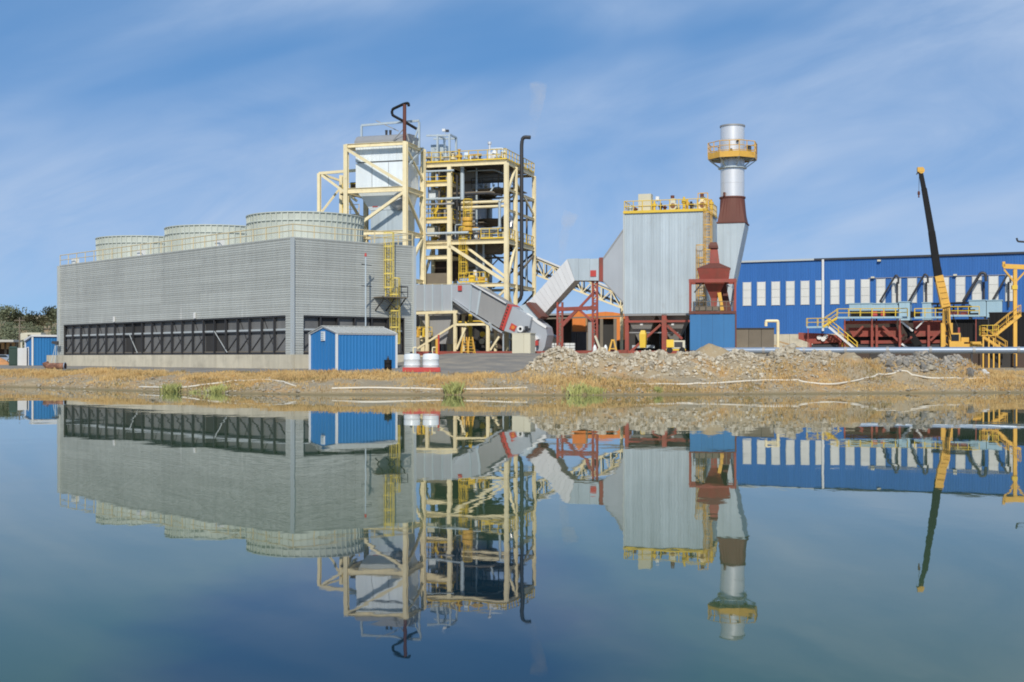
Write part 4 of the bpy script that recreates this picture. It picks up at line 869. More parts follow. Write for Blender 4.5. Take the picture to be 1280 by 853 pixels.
# ------------------------------------------------------------------ inclined conveyor gallery behind
K = T('conveyor_gallery', 'cream lattice conveyor gallery sloping down behind the pale duct', 'conveyor', (2, 152, 2.9), -10)
kq = lambda px, py, v=0: q(K, px, py, v)
A0, A1, B0, B1 = kq(668, 323), kq(668, 343), kq(800, 379), kq(800, 394)
for v in (0, 2.2):
    e = V((0, v, 0)); bar(K, 'top_chord', 'cream', A0 + e, B0 + e, .2, .22); bar(K, 'bottom_chord', 'cream', A1 + e, B1 + e, .18, .2)
    n = 11
    for i in range(n):
        t0, t1 = i / n, (i + 1) / n; a, b = A0.lerp(B0, t0) + e, A1.lerp(B1, t1) + e
        if i % 2: a, b = A1.lerp(B1, t0) + e, A0.lerp(B0, t1) + e
        bar(K, 'lattice_bar', 'cream', a, b, .12); bar(K, 'lattice_post', 'cream', A0.lerp(B0, t0) + e, A1.lerp(B1, t0) + e, .14)
bar(K, 'roof_cover', 'duct_white', A0 + V((-.3, 1.1, .35)), B0 + V((0, 1.1, .35)), 2.8, .2); bar(K, 'belt', 'dark_steel', A1 + V((0, 1.1, .5)), B1 + V((0, 1.1, .5)), 1.2, .3)
for px, py in ((777, 385),): 
    c = kq(px, py, 1.1); hbar(K, 'trestle_leg', 'cream', (c.x, 1.1, -.3), (c.x, 1.1, c.z), .35, .35)
# ------------------------------------------------------------------ filter house (big pale box)
H = T('filter_house', 'large pale ribbed metal filter house on red legs with yellow roof railing', 'filter house', BO, TH)
hx0 = q(H, 780.5, 330, 0).x; hx1 = q(H, 883, 330, 0).x; hz0 = q(H, 781, 392.5, 0).z; hz1 = q(H, 781, 267.5, 0).z; HD = 7.5
box(H, 'casing_core', 'galv_dark', ((hx0 + hx1) / 2, HD / 2, (hz0 + hz1) / 2), (hx1 - hx0 - .2, HD - .2, hz1 - hz0 - .1))
clad(H, 'cladding_sheet', 'galv', (hx0, 0, 0), (1, 0, 0), hx1 - hx0, hz0, hz1, .95, 3, .02); clad(H, 'cladding_sheet', 'galv', (hx1, 0, 0), (0, 1, 0), HD, hz0, hz1, .95, 3, .02)
clad(H, 'cladding_sheet', 'galv', (hx0, HD, 0), (0, -1, 0), HD, hz0, hz1, .95, 3, .02); clad(H, 'cladding_sheet', 'galv', (hx1, HD, 0), (-1, 0, 0), hx1 - hx0, hz0, hz1, .95, 3, .02)
for x in (hx0 - .05, hx1 + .05): bar(H, 'corner_trim', 'trim', (x, -.06, hz0), (x, -.06, hz1), .14)
bar(H, 'base_trim', 'galv_dark', (hx0, -.05, hz0 - .12), (hx1, -.05, hz0 - .12), .2, .2)
box(H, 'roof_deck', 'yellow', ((hx0 + hx1) / 2, HD / 2, hz1 + .1), (hx1 - hx0 + .2, HD + .2, .2)); bar(H, 'edge_beam', 'yellow', (hx0 - .1, -.14, hz1 + .14), (hx1 + .1, -.14, hz1 + .14), .1, .26)
rail(H, [(hx0, HD, hz1 + .2), (hx0, 0, hz1 + .2), (hx1, 0, hz1 + .2), (hx1, HD, hz1 + .2)], 'yellow', 1.1, .95, .045)
zr_ = hz1 + .2
hq = lambda px, py, v: q(H, px, py, v)
def onroof(px, v): return V((hq(px, 262, v).x, v, zr_))
c = onroof(807, 1.2); box(H, 'roof_cabinet', 'beige', c + V((0, 0, .95)), (1.35, 1.1, 1.9))
c = onroof(822, 1.6); box(H, 'roof_lamp', 'white', c + V((0, 0, 1.45)), (.35, .3, .45)); bar(H, 'lamp_post', 'galv', c, c + V((0, 0, 1.3)), .08)
for px, rr_, m2 in ((841, .42, 'beige'), (878, .48, 'cream')):
    c = onroof(px, .7) + V((0, 0, .55)); cyl(H, 'blower_casing', m2, c, c + V((0, .8, 0)), rr_, None, 18); cyl(H, 'blower_eye', 'rust', c + V((0, -.05, 0)), c + V((0, .05, 0)), rr_ * .62, None, 16)
    box(H, 'blower_outlet', m2, c + V((.0, .4, rr_ + .1)), (.5, .6, .5)); cyl(H, 'blower_motor', 'red_brown', c + V((-.1, .4, rr_ + .3)), c + V((-.1, .4, rr_ + .7)), .2, None, 12)
for px, hh, m2 in ((818, 1.2, 'yellow'), (826, .9, 'dark_steel'), (831, .6, 'red_brown'), (848, .7, 'galv'), (855, 1.4, 'yellow'), (859, 1.2, 'orange_yellow'), (864, .9, 'dark_brown'), (868, .8, 'galv'), (788, .9, 'galv'), (794, .6, 'red_brown'), (889, 1.1, 'yellow')):
    c = onroof(px, .5 + (px % 3) * .5); MB().rev(c, [(.15, 0), (.15, hh * .5), (.26, hh * .55), (.26, hh * .75), (.12, hh * .8), (.12, hh), (0, hh)], 10).o('roof_fitting', m2, H, True)
for u in (hx1 - .9, hx1 + .1): bar(H, 'frame_post', 'orange_yellow', (u, .3, zr_), (u, .3, zr_ + 1.7), .08)
bar(H, 'frame_beam', 'orange_yellow', (hx1 - .9, .3, zr_ + 1.7), (hx1 + .1, .3, zr_ + 1.7), .08)
ux = hq(884.5, 320, -.3).x
ladder(H, (ux, -.12, hq(884, 345, 0).z), zr_ - hq(884, 345, 0).z, .55, 'orange_yellow', True, .45); ladder(H, (hq(876, 340, -.3).x, -.15, 0), hq(876, 318, 0).z, .55, 'orange_yellow', True, .5)
# legs, beams, hoppers
for px, w_ in ((783.5, .38), (830.5, .5), (884, .4)):
    u = hq(px, 420, 0).x
    for v in (.1, HD - .1): hbar(H, 'leg', 'red_oxide', (u, v, -.3), (u, v, hz0 - .1), w_, w_)
hb = hq(810, 402, 0).z
bar(H, 'beam', 'red_oxide', (hx0, 0, hb), (hx1 - .5, 0, hb), .2, .22); bar(H, 'brace', 'red_oxide', hq(788, 440, 0), hq(826, 406, 0), .24); bar(H, 'brace', 'red_oxide', hq(834, 407, 0), hq(853, 424, 0), .24); bar(H, 'beam', 'galv_dark', hq(786, 416, .5), hq(848, 416, .5), .12)
for px in (803, 842):
    u = hq(px, 400, 1.5).x; zt_ = hz0 - .12
    MB().loft([[V((u - .25, 1.9, .9)), V((u + .25, 1.9, .9)), V((u + .25, 2.4, .9)), V((u - .25, 2.4, .9))], [V((u - 1.6, .6, zt_)), V((u + 1.6, .6, zt_)), V((u + 1.6, 4, zt_)), V((u - 1.6, 4, zt_))]]).o('hopper', 'galv_dark', H)
    box(H, 'work_lamp', 'white', hq(px - 1, 405.5, .2), (.28, .2, .2)); bar(H, 'screw_conveyor', 'galv', (u - 1.2, 2.1, .75), (u + 1.2, 2.1, .75), .3)
clad(H, 'dark_backing_sheet', 'dark', (hx0 + .2, 4.6, 0), (1, 0, 0), hx1 - hx0 - .4, 0, hz0 - .15, 1.4, 2, .04)  # dark sheets added for the dim space under the filter house
box(H, 'kerb', 'red_oxide', ((hx0 + hx1) / 2, -.4, .1), (hx1 - hx0 + 1.0, .25, .4))
c = hq(804, 424, -.5); MB().loft([[c + V((a * .3, b * .3, -.9)) for a, b in ((-1, -1), (1, -1), (1, 1), (-1, 1))], [c + V((a * .34, b * .34, .5)) for a, b in ((-1, -1), (1, -1), (1, 1), (-1, 1))], [c + V((a * .2, b * .2, .9)) for a, b in ((-1, -1), (1, -1), (1, 1), (-1, 1))]]).o('screw_drive', 'yellow', H)
# compressor cart under it
c = W(845, 439, 124.5); c.z = 2.9
t = T('compressor', 'yellow and grey compressor unit standing under the filter house', 'compressor', c, -9)
box(t, 'body', 'beige', (0, 0, .85), (1.75, .9, .8)); box(t, 'bonnet', 'yellow', (-.55, -.05, .95), (.7, .95, .75)); box(t, 'grille', 'dark_steel', (.25, -.47, .85), (.8, .04, .5)); box(t, 'chassis', 'yellow', (0, 0, .35), (1.9, .8, .16))
for s in (-1, 1): cyl(t, 'wheel', 'tyre', (s * .6, -.5, .3), (s * .6, -.3, .3), .3, None, 16)
# ------------------------------------------------------------------ stack with plenum and platform
su, sv, sr = 23.7, 4.0, 1.25
SK = T('chimney_stack', 'shiny steel chimney with yellow ring platform on a brown cone', 'chimney', BO, TH)
kz = lambda py: q(SK, 915, py, sv).z
zt0, zb0, zc0 = kz(158), kz(248), kz(280)
npan = 5
for i in range(npan):
    z0, z1 = zb0 + (zt0 - zb0) * i / npan, zb0 + (zt0 - zb0) * (i + 1) / npan
    MB().rev((su, sv, 0), [(sr, z0), (sr, z1 - .02), (sr - .02, z1)], 40).o('shell_ring', 'stainless', SK, True)
MB().rev((su, sv, 0), [(sr - .06, zb0), (sr - .06, zt0)], 40).o('liner', 'dark', SK, True); MB().rev((su, sv, 0), [(sr - .03, zt0 - .12), (sr + .07, zt0 - .12), (sr + .07, zt0 + .04), (sr - .03, zt0 + .04)], 40).o('rim', 'galv_dark', SK)
MB().rev((su, sv, 0), [(sr, zb0 - .06), (sr + .12, zb0 - .06), (sr + .12, zb0 + .1), (sr, zb0 + .1)], 40).o('base_flange', 'red_brown', SK)
pu0_, pu1_, pv0, pv1 = q(SK, 896.5, 281, 2.2).x, q(SK, 931, 281, 2.2).x, 2.2, 5.6
lo_ = []; hi_ = []
for i in range(32):
    a = 2 * math.pi * i / 32; d = V((math.cos(a), math.sin(a), 0)); m_ = max(abs(d.x), abs(d.y))
    lo_.append(V(((pu0_ + pu1_) / 2 + d.x / m_ * (pu1_ - pu0_) / 2, (pv0 + pv1) / 2 + d.y / m_ * (pv1 - pv0) / 2, zc0))); hi_.append(V((su + d.x * sr * 1.02, sv + d.y * sr * 1.02, zb0)))
MB().loft([lo_, hi_]).o('transition_cone', 'red_brown', SK); box(SK, 'cone_flange', 'red_brown', ((pu0_ + pu1_) / 2, (pv0 + pv1) / 2, zc0 - .03), (pu1_ - pu0_ + .16, pv1 - pv0 + .16, .14))
cyl(SK, 'test_port', 'red_brown', (su - .7, sv - 1.2, zb0 + .1), (su - .7, sv - 1.2, zb0 + .5), .12, None, 8)
# pale plenum narrowing downwards, in vertical sheets
fl = lambda px, py: q(SK, px, py, pv0)
le, bot = [fl(892.5, 281).x, fl(892.5, 281).z], fl(892, 392).z
top_r, low_r = fl(931, 281), fl(908.5, 390)
nsh = 4
for i in range(nsh):
    xa, xb = pu0_ + (pu1_ - pu0_) * i / nsh, pu0_ + (pu1_ - pu0_) * (i + 1) / nsh - .012
    edge = lambda x: top_r.z + (low_r.z - top_r.z) * min(1, max(0, (top_r.x - x) / (top_r.x - low_r.x)))
    pa, pb2 = (V((xa, pv0, edge(xa) if xa > low_r.x else bot)), V((xb, pv0, edge(xb) if xb > low_r.x else bot)))
    poly = [pa, pb2, V((xb, pv0, zc0 - .12)), V((xa, pv0, zc0 - .12))]
    if xa < low_r.x < xb: poly.insert(1, V((low_r.x, pv0, bot)))
    quadbox(SK, 'plenum_sheet', 'galv', poly, pv1 - pv0); bar(SK, 'plenum_seam', 'galv', (xa, pv0 - .02, pa.z), (xa, pv0 - .02, zc0 - .15), .06)
# platform: octagon with yellow kick plate and rails
zp_ = kz(199); rp = 2.62
oc = [V((su + rp * math.cos(R(22.5 + 45 * i)), sv + rp * math.sin(R(22.5 + 45 * i)), zp_)) for i in range(8)]
oi = [V((su + (sr + .06) * math.cos(R(22.5 + 45 * i)), sv + (sr + .06) * math.sin(R(22.5 + 45 * i)), zp_)) for i in range(8)]
for i in range(8):
    j = (i + 1) % 8; quadbox(SK, 'platform_panel', 'grating', [oc[i], oc[j], oi[j], oi[i]], .1, V((0, 0, 1)))
    bar(SK, 'kick_plate', 'orange_yellow', oc[i] + V((0, 0, .2)), oc[j] + V((0, 0, .2)), .05, .62)
    bar(SK, 'platform_bracket', 'galv', oc[i] + V((0, 0, -.05)), oi[i] + V((0, 0, -1.0)), .1); bar(SK, 'platform_joist', 'galv', oc[i] + V((0, 0, -.06)), oi[i] + V((0, 0, -.06)), .12)
rail(SK, [p + V((0, 0, .1)) for p in oc + [oc[0]]], 'orange_yellow', 1.5, 1.0, .045, 2)
MB().rev((su, sv, zp_), [(sr + .02, -1.05), (sr + .25, -1.05), (sr + .25, -.9), (sr + .02, -.9)], 32).o('platform_ring', 'galv', SK)
for px, py in ((922, 176), (914, 187)): cyl(SK, 'sample_port', 'dark_steel', q(SK, px, py, sv - sr - .12), q(SK, px, py, sv - sr + .25), .13, None, 10)
c = q(SK, 936, 186, sv - 1.2); box(SK, 'junction_box', 'dark_steel', c, (.5, .3, .6))
# ------------------------------------------------------------------ red cyclone hopper in a frame above the blue container
c = W(891, 437, 124.5); c.z = 3.15
CY = T('cyclone_hopper', 'red steel cyclone hopper in a red frame above the blue container', 'hopper', c, -9)
cq = lambda px, py, v=0: q(CY, px, py, v)
def ring4(px0, px1, py, v0, v1): a, b = cq(px0, py, 0), cq(px1, py, 0); return [V((a.x, v0, a.z)), V((b.x, v0, a.z)), V((b.x, v1, a.z)), V((a.x, v1, a.z))]
MB().loft([ring4(875, 911, 350, .6, 3.0), ring4(871.5, 913, 335.5, .3, 3.4)]).o('upper_bin', 'red_oxide', CY); MB().loft([ring4(871, 913.5, 335.3, .3, 3.4), ring4(887, 899, 328, 1.2, 2.4)]).o('bin_roof', 'red_brown', CY)
MB().loft([ring4(887, 899.5, 328, 1.2, 2.4), ring4(888, 897, 309, 1.4, 2.2)]).o('neck', 'red_oxide', CY); MB().loft([ring4(885.5, 898, 309, 1.2, 2.3), ring4(885.5, 897.5, 306, 1.2, 2.3), ring4(888, 896, 301.5, 1.3, 2.2)]).o('neck_cap', 'red_brown', CY)
MB().loft([ring4(889, 896, 384, 1.4, 2.0), ring4(888.5, 897, 372, 1.4, 2.1), ring4(880, 906, 353, .7, 2.9)]).o('lower_cone', 'red_oxide', CY)
zc1, zc2 = cq(891, 351).z, cq(891, 392).z
ua, ub = cq(862.5, 380).x, cq(919, 380).x
for u in (ua, ub):
    for v in (0.1, 3.2): bar(CY, 'post', 'red_oxide', (u, v, zc2), (u, v, zc1), .2)
for v in (.1, 3.2): bar(CY, 'beam', 'red_oxide', (ua - .12, v, zc1), (ub + .12, v, zc1), .22, .34); bar(CY, 'beam', 'red_brown', (ua - .12, v, zc2 + .1), (ub + .12, v, zc2 + .1), .22, .26)
for u in (ua, ub): bar(CY, 'beam', 'red_oxide', (u, 0, zc1 + .02), (u, 3.2, zc1 + .02), .18, .3)
bar(CY, 'stay', 'dark_steel', cq(868, 366), cq(877, 355), .14); rail(CY, [(ua + .3, .3, zc2 + .22), (ub - .2, .3, zc2 + .22)], 'grating', .95, .6, .035)
box(CY, 'belt_tray', 'grating', ((ua + ub) / 2 - .4, 1.5, zc2 + .5), (2.6, 1.2, .35)); bar(CY, 'chute', 'orange_yellow', cq(899, 366, 1), cq(903, 390, 1), .35); bar(CY, 'chute', 'red_brown', cq(903, 356, 2.6), cq(910, 390, 2.6), .7)
quadbox(CY, 'deflector', 'galv', [cq(x, y, 3.4) for x, y in ((907, 354), (917, 362), (917, 376), (912, 388), (907, 384))][::-1], .3)
BC = T('blue_container', 'plain blue sheet-metal container below the red hopper', 'container', c + V((0, 0, 0)), -9)
cz = zc2 - .06
box(BC, 'frame', 'dark', ((ua + ub) / 2, 1.65, cz / 2), (ub - ua - .2, 3.0, cz - .1)); clad(BC, 'side_panel', 'box_blue', (ua, .1, 0), (1, 0, 0), ub - ua, 0, cz, 1.1, 1, .008); clad(BC, 'side_panel', 'box_blue', (ub, .1, 0), (0, 1, 0), 3.1, 0, cz, 1.1, 2, .025); clad(BC, 'side_panel', 'box_blue', (ua, 3.2, 0), (0, -1, 0), 3.1, 0, cz, 1.1, 2, .025)
bar(BC, 'sill', 'dark_steel', (ua, .05, -.02), (ub, .05, -.02), .1, .12)
for u in (ub + .06,): bar(BC, 'corner_post', 'red_brown', (u, .05, -.1), (u, .05, cz), .14)
# steam wisps
def steam(name, lb, pts, dens):
    b = MB().tube([p for p in pts], 1, 10)
    k = len(pts); vs = []
    for i, p in enumerate(pts):
        r_ = .35 + .9 * i / k
        for j in range(10): vs.append(p + (b.v[i * 10 + j] - p) * r_ * (1 + .3 * mnoise.noise(p * .7 + V((j, 0, 0)))))
    o = link(name, me(name, vs, b.f, 'white', True)); tag(o, lb, 'steam')
    bm = bmesh.new(); bm.from_mesh(o.data); bmesh.ops.recalc_face_normals(bm, faces=bm.faces); bm.to_mesh(o.data); bm.free()
    m = bpy.data.materials.new(name); m.use_nodes = True; t_ = m.node_tree; t_.nodes.remove(t_.nodes['Principled BSDF'])
    pv_ = t_.nodes.new('ShaderNodeVolumePrincipled'); tx = t_.nodes.new('ShaderNodeTexNoise'); tx.inputs['Scale'].default_value = .55; tx.inputs['Detail'].default_value = 4; gg = t_.nodes.new('ShaderNodeTexCoord'); t_.links.new(gg.outputs['Object'], tx.inputs[0])
    mr = t_.nodes.new('ShaderNodeMapRange'); mr.inputs[1].default_value = .30; mr.inputs[2].default_value = .75; mr.inputs[4].default_value = dens; t_.links.new(tx.outputs[0], mr.inputs[0]); t_.links.new(mr.outputs[0], pv_.inputs['Density'])
    pv_.inputs['Color'].default_value = (.95, .88, .80, 1); pv_.inputs['Anisotropy'].default_value = -.12
    t_.links.new(pv_.outputs[0], t_.nodes['Material Output'].inputs['Volume']); o.data.materials.clear(); o.data.materials.append(m)
steam('steam_wisp', 'faint steam wisp rising above the dark bent vent pipe', [W(px, py, 143) for px, py in ((665, 172), (667, 158), (669, 142), (672, 124), (673, 104))], .26)
steam('steam_wisp', 'faint brownish steam wisp rising behind the pale duct', [W(px, py, 158) for px, py in ((701, 330), (703, 312), (706, 294), (709, 280), (714, 266))], .26)
# ------------------------------------------------------------------ long blue mill building far right
MH = T('mill_building', 'long bright blue metal mill building with a row of white wall strips', 'building', (32.9, 206.7, 2.9), -25.2)
mq = lambda px, py, v=0: q(MH, px, py, v)
LB, DB = 104.0, 40.0
zt = mq(925, 328).z; zb = mq(960, 418).z; zs0 = mq(935, 382.5).z; zs1 = mq(935, 353).z
box(MH, 'frame', 'dark', (LB / 2, DB / 2, zt / 2 - .1), (LB - .5, DB - .5, zt - .2))
clad(MH, 'wall_sheet', 'far_blue', (0, 0, 0), (1, 0, 0), LB, zb, zt, 1.155, 3, .035); clad(MH, 'wall_sheet', 'far_blue', (0, DB, 0), (0, -1, 0), DB, zb, zt, 2.3, 6, .06)
for i in range(26): box(MH, 'plinth_panel', 'concrete', (LB * (i + .5) / 26, -.05, zb / 2 - .2), (LB / 26 - .04, .2, zb + .36))
xa = mq(934, 360).x
k = 0
while True:
    x = xa + 2.31 * k
    p = Matrix.Translation((32.9, 206.7, 2.9)) @ Matrix.Rotation(R(-25.2), 4, 'Z') @ V((x, 0, 9)); px = CX + FPX * p.x / p.y
    if px > 1266: break
    s = box(MH, 'wall_strip', 'strip_white', (x, -.05, (zs0 + zs1) / 2), (1.22, .04, zs1 - zs0 - .06)); k += 1
    for jj in range(3): h3 = (zs1 - zs0) / 3; box(s, 'pane', 'strip_white', (x, -.10, zs0 + h3 * (jj + .5)), (1.24, .05, h3 - .05))
    for sx in (-1, 1): box(s, 'jamb', 'trim', (x + sx * .67, -.1, (zs0 + zs1) / 2), (.06, .1, zs1 - zs0 + .1))
for a, b, m in ((0, mq(1018, 330).x, 'trim'), (mq(1018, 330).x, LB, 'dark_steel')): bar(MH, 'gutter', m, (a, -.15, zt + .05), (b, -.15, zt + .05), .3, .28)
quadbox(MH, 'roof', 'roof_grey', [V((0, 0, zt + .2)), V((0, DB / 2, zt + 1.2)), V((0, DB, zt + .2)), V((0, DB, zt)), V((0, 0, zt))], LB, V((1, 0, 0)))
x = mq(1029, 370).x; tube(MH, 'downpipe', 'white', [(x, -.25, mq(1029, 414).z), (x, -.25, zt)], .2, 10)
bar(MH, 'cable_tray', 'galv_dark', mq(1085, 348, -.15), mq(1262, 343.5, -.15), .08)
for px, py in ((1099, 326), (1091, 347), (1194, 344)): box(MH, 'wall_lamp', 'beige', mq(px, py, -.3), (.5, .5, .25))
# exhaust arms on the wall
for i, (a, b, c_, e, lb) in enumerate((((1100, 377), (1120, 343.5), (1123, 347), (1123, 355), 'dark bent exhaust pipe on the blue wall, leftmost of four'), ((1136, 377), (1156, 342.5), (1159.5, 345), (1160, 354), 'dark bent exhaust pipe on the blue wall, just left of the crane boom'),
                                        ((1204, 377), (1226, 341), (1232, 342), (1232.5, 352), 'thick dark bent exhaust pipe on the blue wall, right of the crane boom'), ((1241, 375), (1259, 344), (1263, 346), (1263, 354), 'dark bent exhaust pipe on the blue wall beside the yellow gantry'))):
    t = T('exhaust_pipe', lb, 'pipe', (32.9, 206.7, 2.9), -25.2, 'exhaust pipes on the mill wall')
    f = lambda p: q(t, p[0], p[1], -1.6)
    tube(t, 'arm', 'dark_steel', arc([f(a), f(b), f(c_), f(e)], .8, 5), .22 if i == 2 else .15, 10); tube(t, 'wall_pipe', 'dark_steel', [f((c_[0] - 3, 352)) + V((0, 1.2, 0)), f((c_[0] - 3, 384)) + V((0, 1.2, 0))], .14, 8)
    bar(t, 'bracket', 'dark_steel', f(a), f(a) + V((0, 1.6, 0)), .2)
# pale blue enclosures before the wall
for i, (x0, x1, y0, y1, lb) in enumerate(((1062, 1090, 380, 388.5, 'pale blue machine enclosure behind the yellow walkway, leftmost'), (1091, 1122, 380, 388.5, 'pale blue machine enclosure behind the walkway, second from left'), (1124, 1137, 378, 413, 'narrow tall pale blue enclosure behind the walkway'),
                                           (1153, 1164, 379, 400, 'pale blue enclosure left of the crane mast'), (1212, 1232, 376, 396, 'pale blue enclosure right of the crane mast'), (1234, 1252, 376, 397, 'pale blue enclosure beside the gantry post'))):
    d = 178 - .04 * (x0 - 1060); c = W((x0 + x1) / 2, y1, d); zb_ = 2.85
    t = T('machine_enclosure', lb, 'enclosure', (c.x, c.y, zb_), -22, 'pale blue enclosures at the mill'); wd = (x1 - x0) / FPX * d * 1.02; hh = W(x0, y0, d).z - zb_; lo = W(x0, y1, d).z - zb_
    box(t, 'cabinet', 'pale_blue', (0, 2, (hh + lo) / 2), (wd - .1, 3.9, hh - lo - .06)); clad(t, 'side_panel', 'pale_blue', (-wd / 2, 0, 0), (1, 0, 0), wd, lo, hh, 1.7, 1, .02, gap=.04); box(t, 'roof_lid', 'pale_blue', (0, 2, hh + .05), (wd + .15, 4.2, .12))
    for s in (-1, 1):
        for v in (.3, 3.6): bar(t, 'leg', 'dark_steel', (s * (wd / 2 - .2), v, -.2), (s * (wd / 2 - .2), v, lo), .2)
# ------------------------------------------------------------------ red machine with yellow railed walkway
YO = W(1090, 437, 152); YO.z = 2.9
RM = T('red_conveyor_machine', 'red steel conveyor machine below the yellow railed walkway', 'machine', YO, -20)
rq = lambda px, py, v=0: q(RM, px, py, v)
def rpoly(name, m, pix, v, d): return quadbox(RM, name, m, [rpt for rpt in [rq(x, y, v) for x, y in pix]][::-1], d)
rpoly('side_plate', 'red_oxide', [(1057, 401.5), (1121, 400.5), (1121, 404.5), (1057, 405.5)], .2, .3); rpoly('side_plate', 'red_oxide', [(1060, 410), (1120, 409), (1126, 421), (1066, 421)], .6, 1.5)
rpoly('side_plate', 'red_oxide', [(1141, 402), (1180, 401), (1180, 420), (1144, 421)], .6, 1.5); rpoly('back_plate', 'dark_brown', [(1056, 401), (1235, 400), (1235, 440), (1056, 440)], 3, .2)
rpoly('bottom_beam', 'red_oxide', [(1076, 426), (1180, 425), (1180, 429), (1076, 430)], .3, .4); rpoly('roller_bed', 'dark_steel', [(1012, 431), (1180, 430), (1180, 436), (1012, 437)], .5, 2)
for px, w_ in ((1056, .22), (1090, .26), (1096, .26), (1125, .32), (1161, .28), (1178, .25)): hbar(RM, 'column', 'red_oxide', rq(px, 440, -.1), rq(px, 401, -.1), w_, w_)
for a, b in (((1079, 408), (1066, 421)), ((1103, 408), (1124, 427)), ((1131, 418), (1122, 424)), ((1180, 410), (1163, 426)), ((1140, 421), (1129, 430))): bar(RM, 'brace', 'red_oxide', rq(*a, -.2), rq(*b, -.2), .25)
bar(RM, 'chute_edge', 'white', rq(1125, 401, -.5), rq(1141, 414, -.5), .22); bar(RM, 'chute_edge', 'white', rq(1127, 430, -.5), rq(1136, 436, -.5), .22); bar(RM, 'chute_edge', 'white', rq(1145, 411, -.5), rq(1156, 400, -.5), .14)
rpoly('chute', 'black', [(1126, 404), (1132, 404), (1153, 430), (1143, 434)], -.3, .5)
rpoly('low_tray', 'red_oxide', [(998, 416), (1030, 417), (1052, 420), (1052, 428), (1016, 430), (998, 424)], .4, 1.6); rpoly('low_tray', 'dark_brown', [(1016, 424), (1053, 423), (1053, 437), (1016, 437)], .8, 1.4)
for px in (1013, 1050): bar(RM, 'leg', 'red_oxide', rq(px, 440), rq(px, 427), .28)
for px, py in ((1024, 422), (1029, 424), (1032, 421)): cyl(RM, 'roller', 'white', rq(px, py, .1), rq(px, py, .5), .28, None, 10)
for px, m in ((1053, 'orange_yellow'), (1058, 'orange_yellow'), (1104, 'signal_red'), (1094, 'signal_red')): 
    y_ = 432 if px < 1070 else 393; box(RM, 'drive_unit', m, rq(px, y_, .2), (.5, .6, .7))
WK = T('walkway', 'pale blue deck walkway with yellow railings and stairs above the red machine', 'walkway', YO, -20)
wq = lambda px, py, v=-1.2: q(WK, px, py, v)
pt = wq(1046, 398.5), wq(1134, 398); pl = wq(1008, 410.5), wq(1035, 410); pr_ = wq(1143, 398.5), wq(1182, 398); pr2 = wq(1184, 396), wq(1224, 396)
for a, b, n in ((pt[0], pt[1], 6), (pl[0], pl[1], 2), (pr_[0], pr_[1], 3), (pr2[0], pr2[1], 3)):
    for i in range(n):
        c1, c2 = a.lerp(b, i / n), a.lerp(b, (i + 1) / n); quadbox(WK, 'deck_panel', 'pale_blue', [c1, c2 - (c2 - c1) * .02, c2 - (c2 - c1) * .02 + V((0, 0, .22)), c1 + V((0, 0, .22))], 1.1)
    for v_ in (0, 1.1): rail(WK, [a + V((0, v_ + (.05 if v_ == 0 else -.05), .22)), b + V((0, v_ + (.05 if v_ == 0 else -.05), .22))], 'yellow', .95, 1.3, .036)
stairs(WK, pl[1] + V((-.6, 0, .1)), pt[0] + V((0, 0, .1)), V((0, 1.1, 0)), 'yellow'); stairs(WK, pl[1] + V((.1, -.1, .1)), wq(1071, 438.5, -1.3), V((0, .9, 0)), 'yellow', 'white')
for px in (1010, 1056, 1090, 1125, 1180, 1220): bar(WK, 'support_post', 'red_oxide', (wq(px, 420).x, -1.1, -.2), (wq(px, 420).x, -1.1, wq(px, 399 if px > 1040 else 411).z), .11)
# black tank block and dark stores behind right
for i, (x0, x1, y0, y1, d, lb) in enumerate(((1191, 1233, 400, 439, 148, 'large matt black box housing right of the crane'), (1240, 1310, 391, 439, 158, 'black housing behind the yellow stairs at the right edge'))):
    c = W((x0 + x1) / 2, y1, d); t = T('black_housing', lb, 'housing', (c.x, c.y, 2.85), -20); wd = (x1 - x0) / FPX * d * 1.03; hh = W(x0, y0, d).z - 2.85
    box(t, 'core', 'black', (0, 1.5, hh / 2), (wd - .1, 2.9, hh - .1)); clad(t, 'side_panel', 'black', (-wd / 2, 0, 0), (1, 0, 0), wd, 0, hh, 1.0, 2, .03); box(t, 'top_plate', 'dark_steel', (0, 1.5, hh + .04), (wd + .1, 3.2, .1))
for px0, px1 in ((1064, 1090), (1092, 1121), (1138, 1150)): rpoly('dark_gap_sheet', 'black', [(px0, 389.5), (px1, 389.5), (px1, 397), (px0, 397)], 2.2, 1.2)  # black sheets paint the shaded gap below the pale enclosures
t = T('roof_rack', 'dark slatted rack on top of the red machine, behind the crane mast', 'rack', YO, -20)
for k in range(4): bar(t, 'slat', 'black', q(t, 1164 + 4 * k, 380 + 4.5 * k, 3), q(t, 1211 + 4 * k, 379 + 4.5 * k, 3), .5, .22)
for px in (1172, 1192, 1212): bar(t, 'post', 'dark_steel', q(t, px, 440, 3.3), q(t, px, 381, 3.3), .2)
for px in (1187, 1196, 1205): box(t, 'crate', 'red_oxide', q(t, px, 393, 1), (.75, .6, .55))
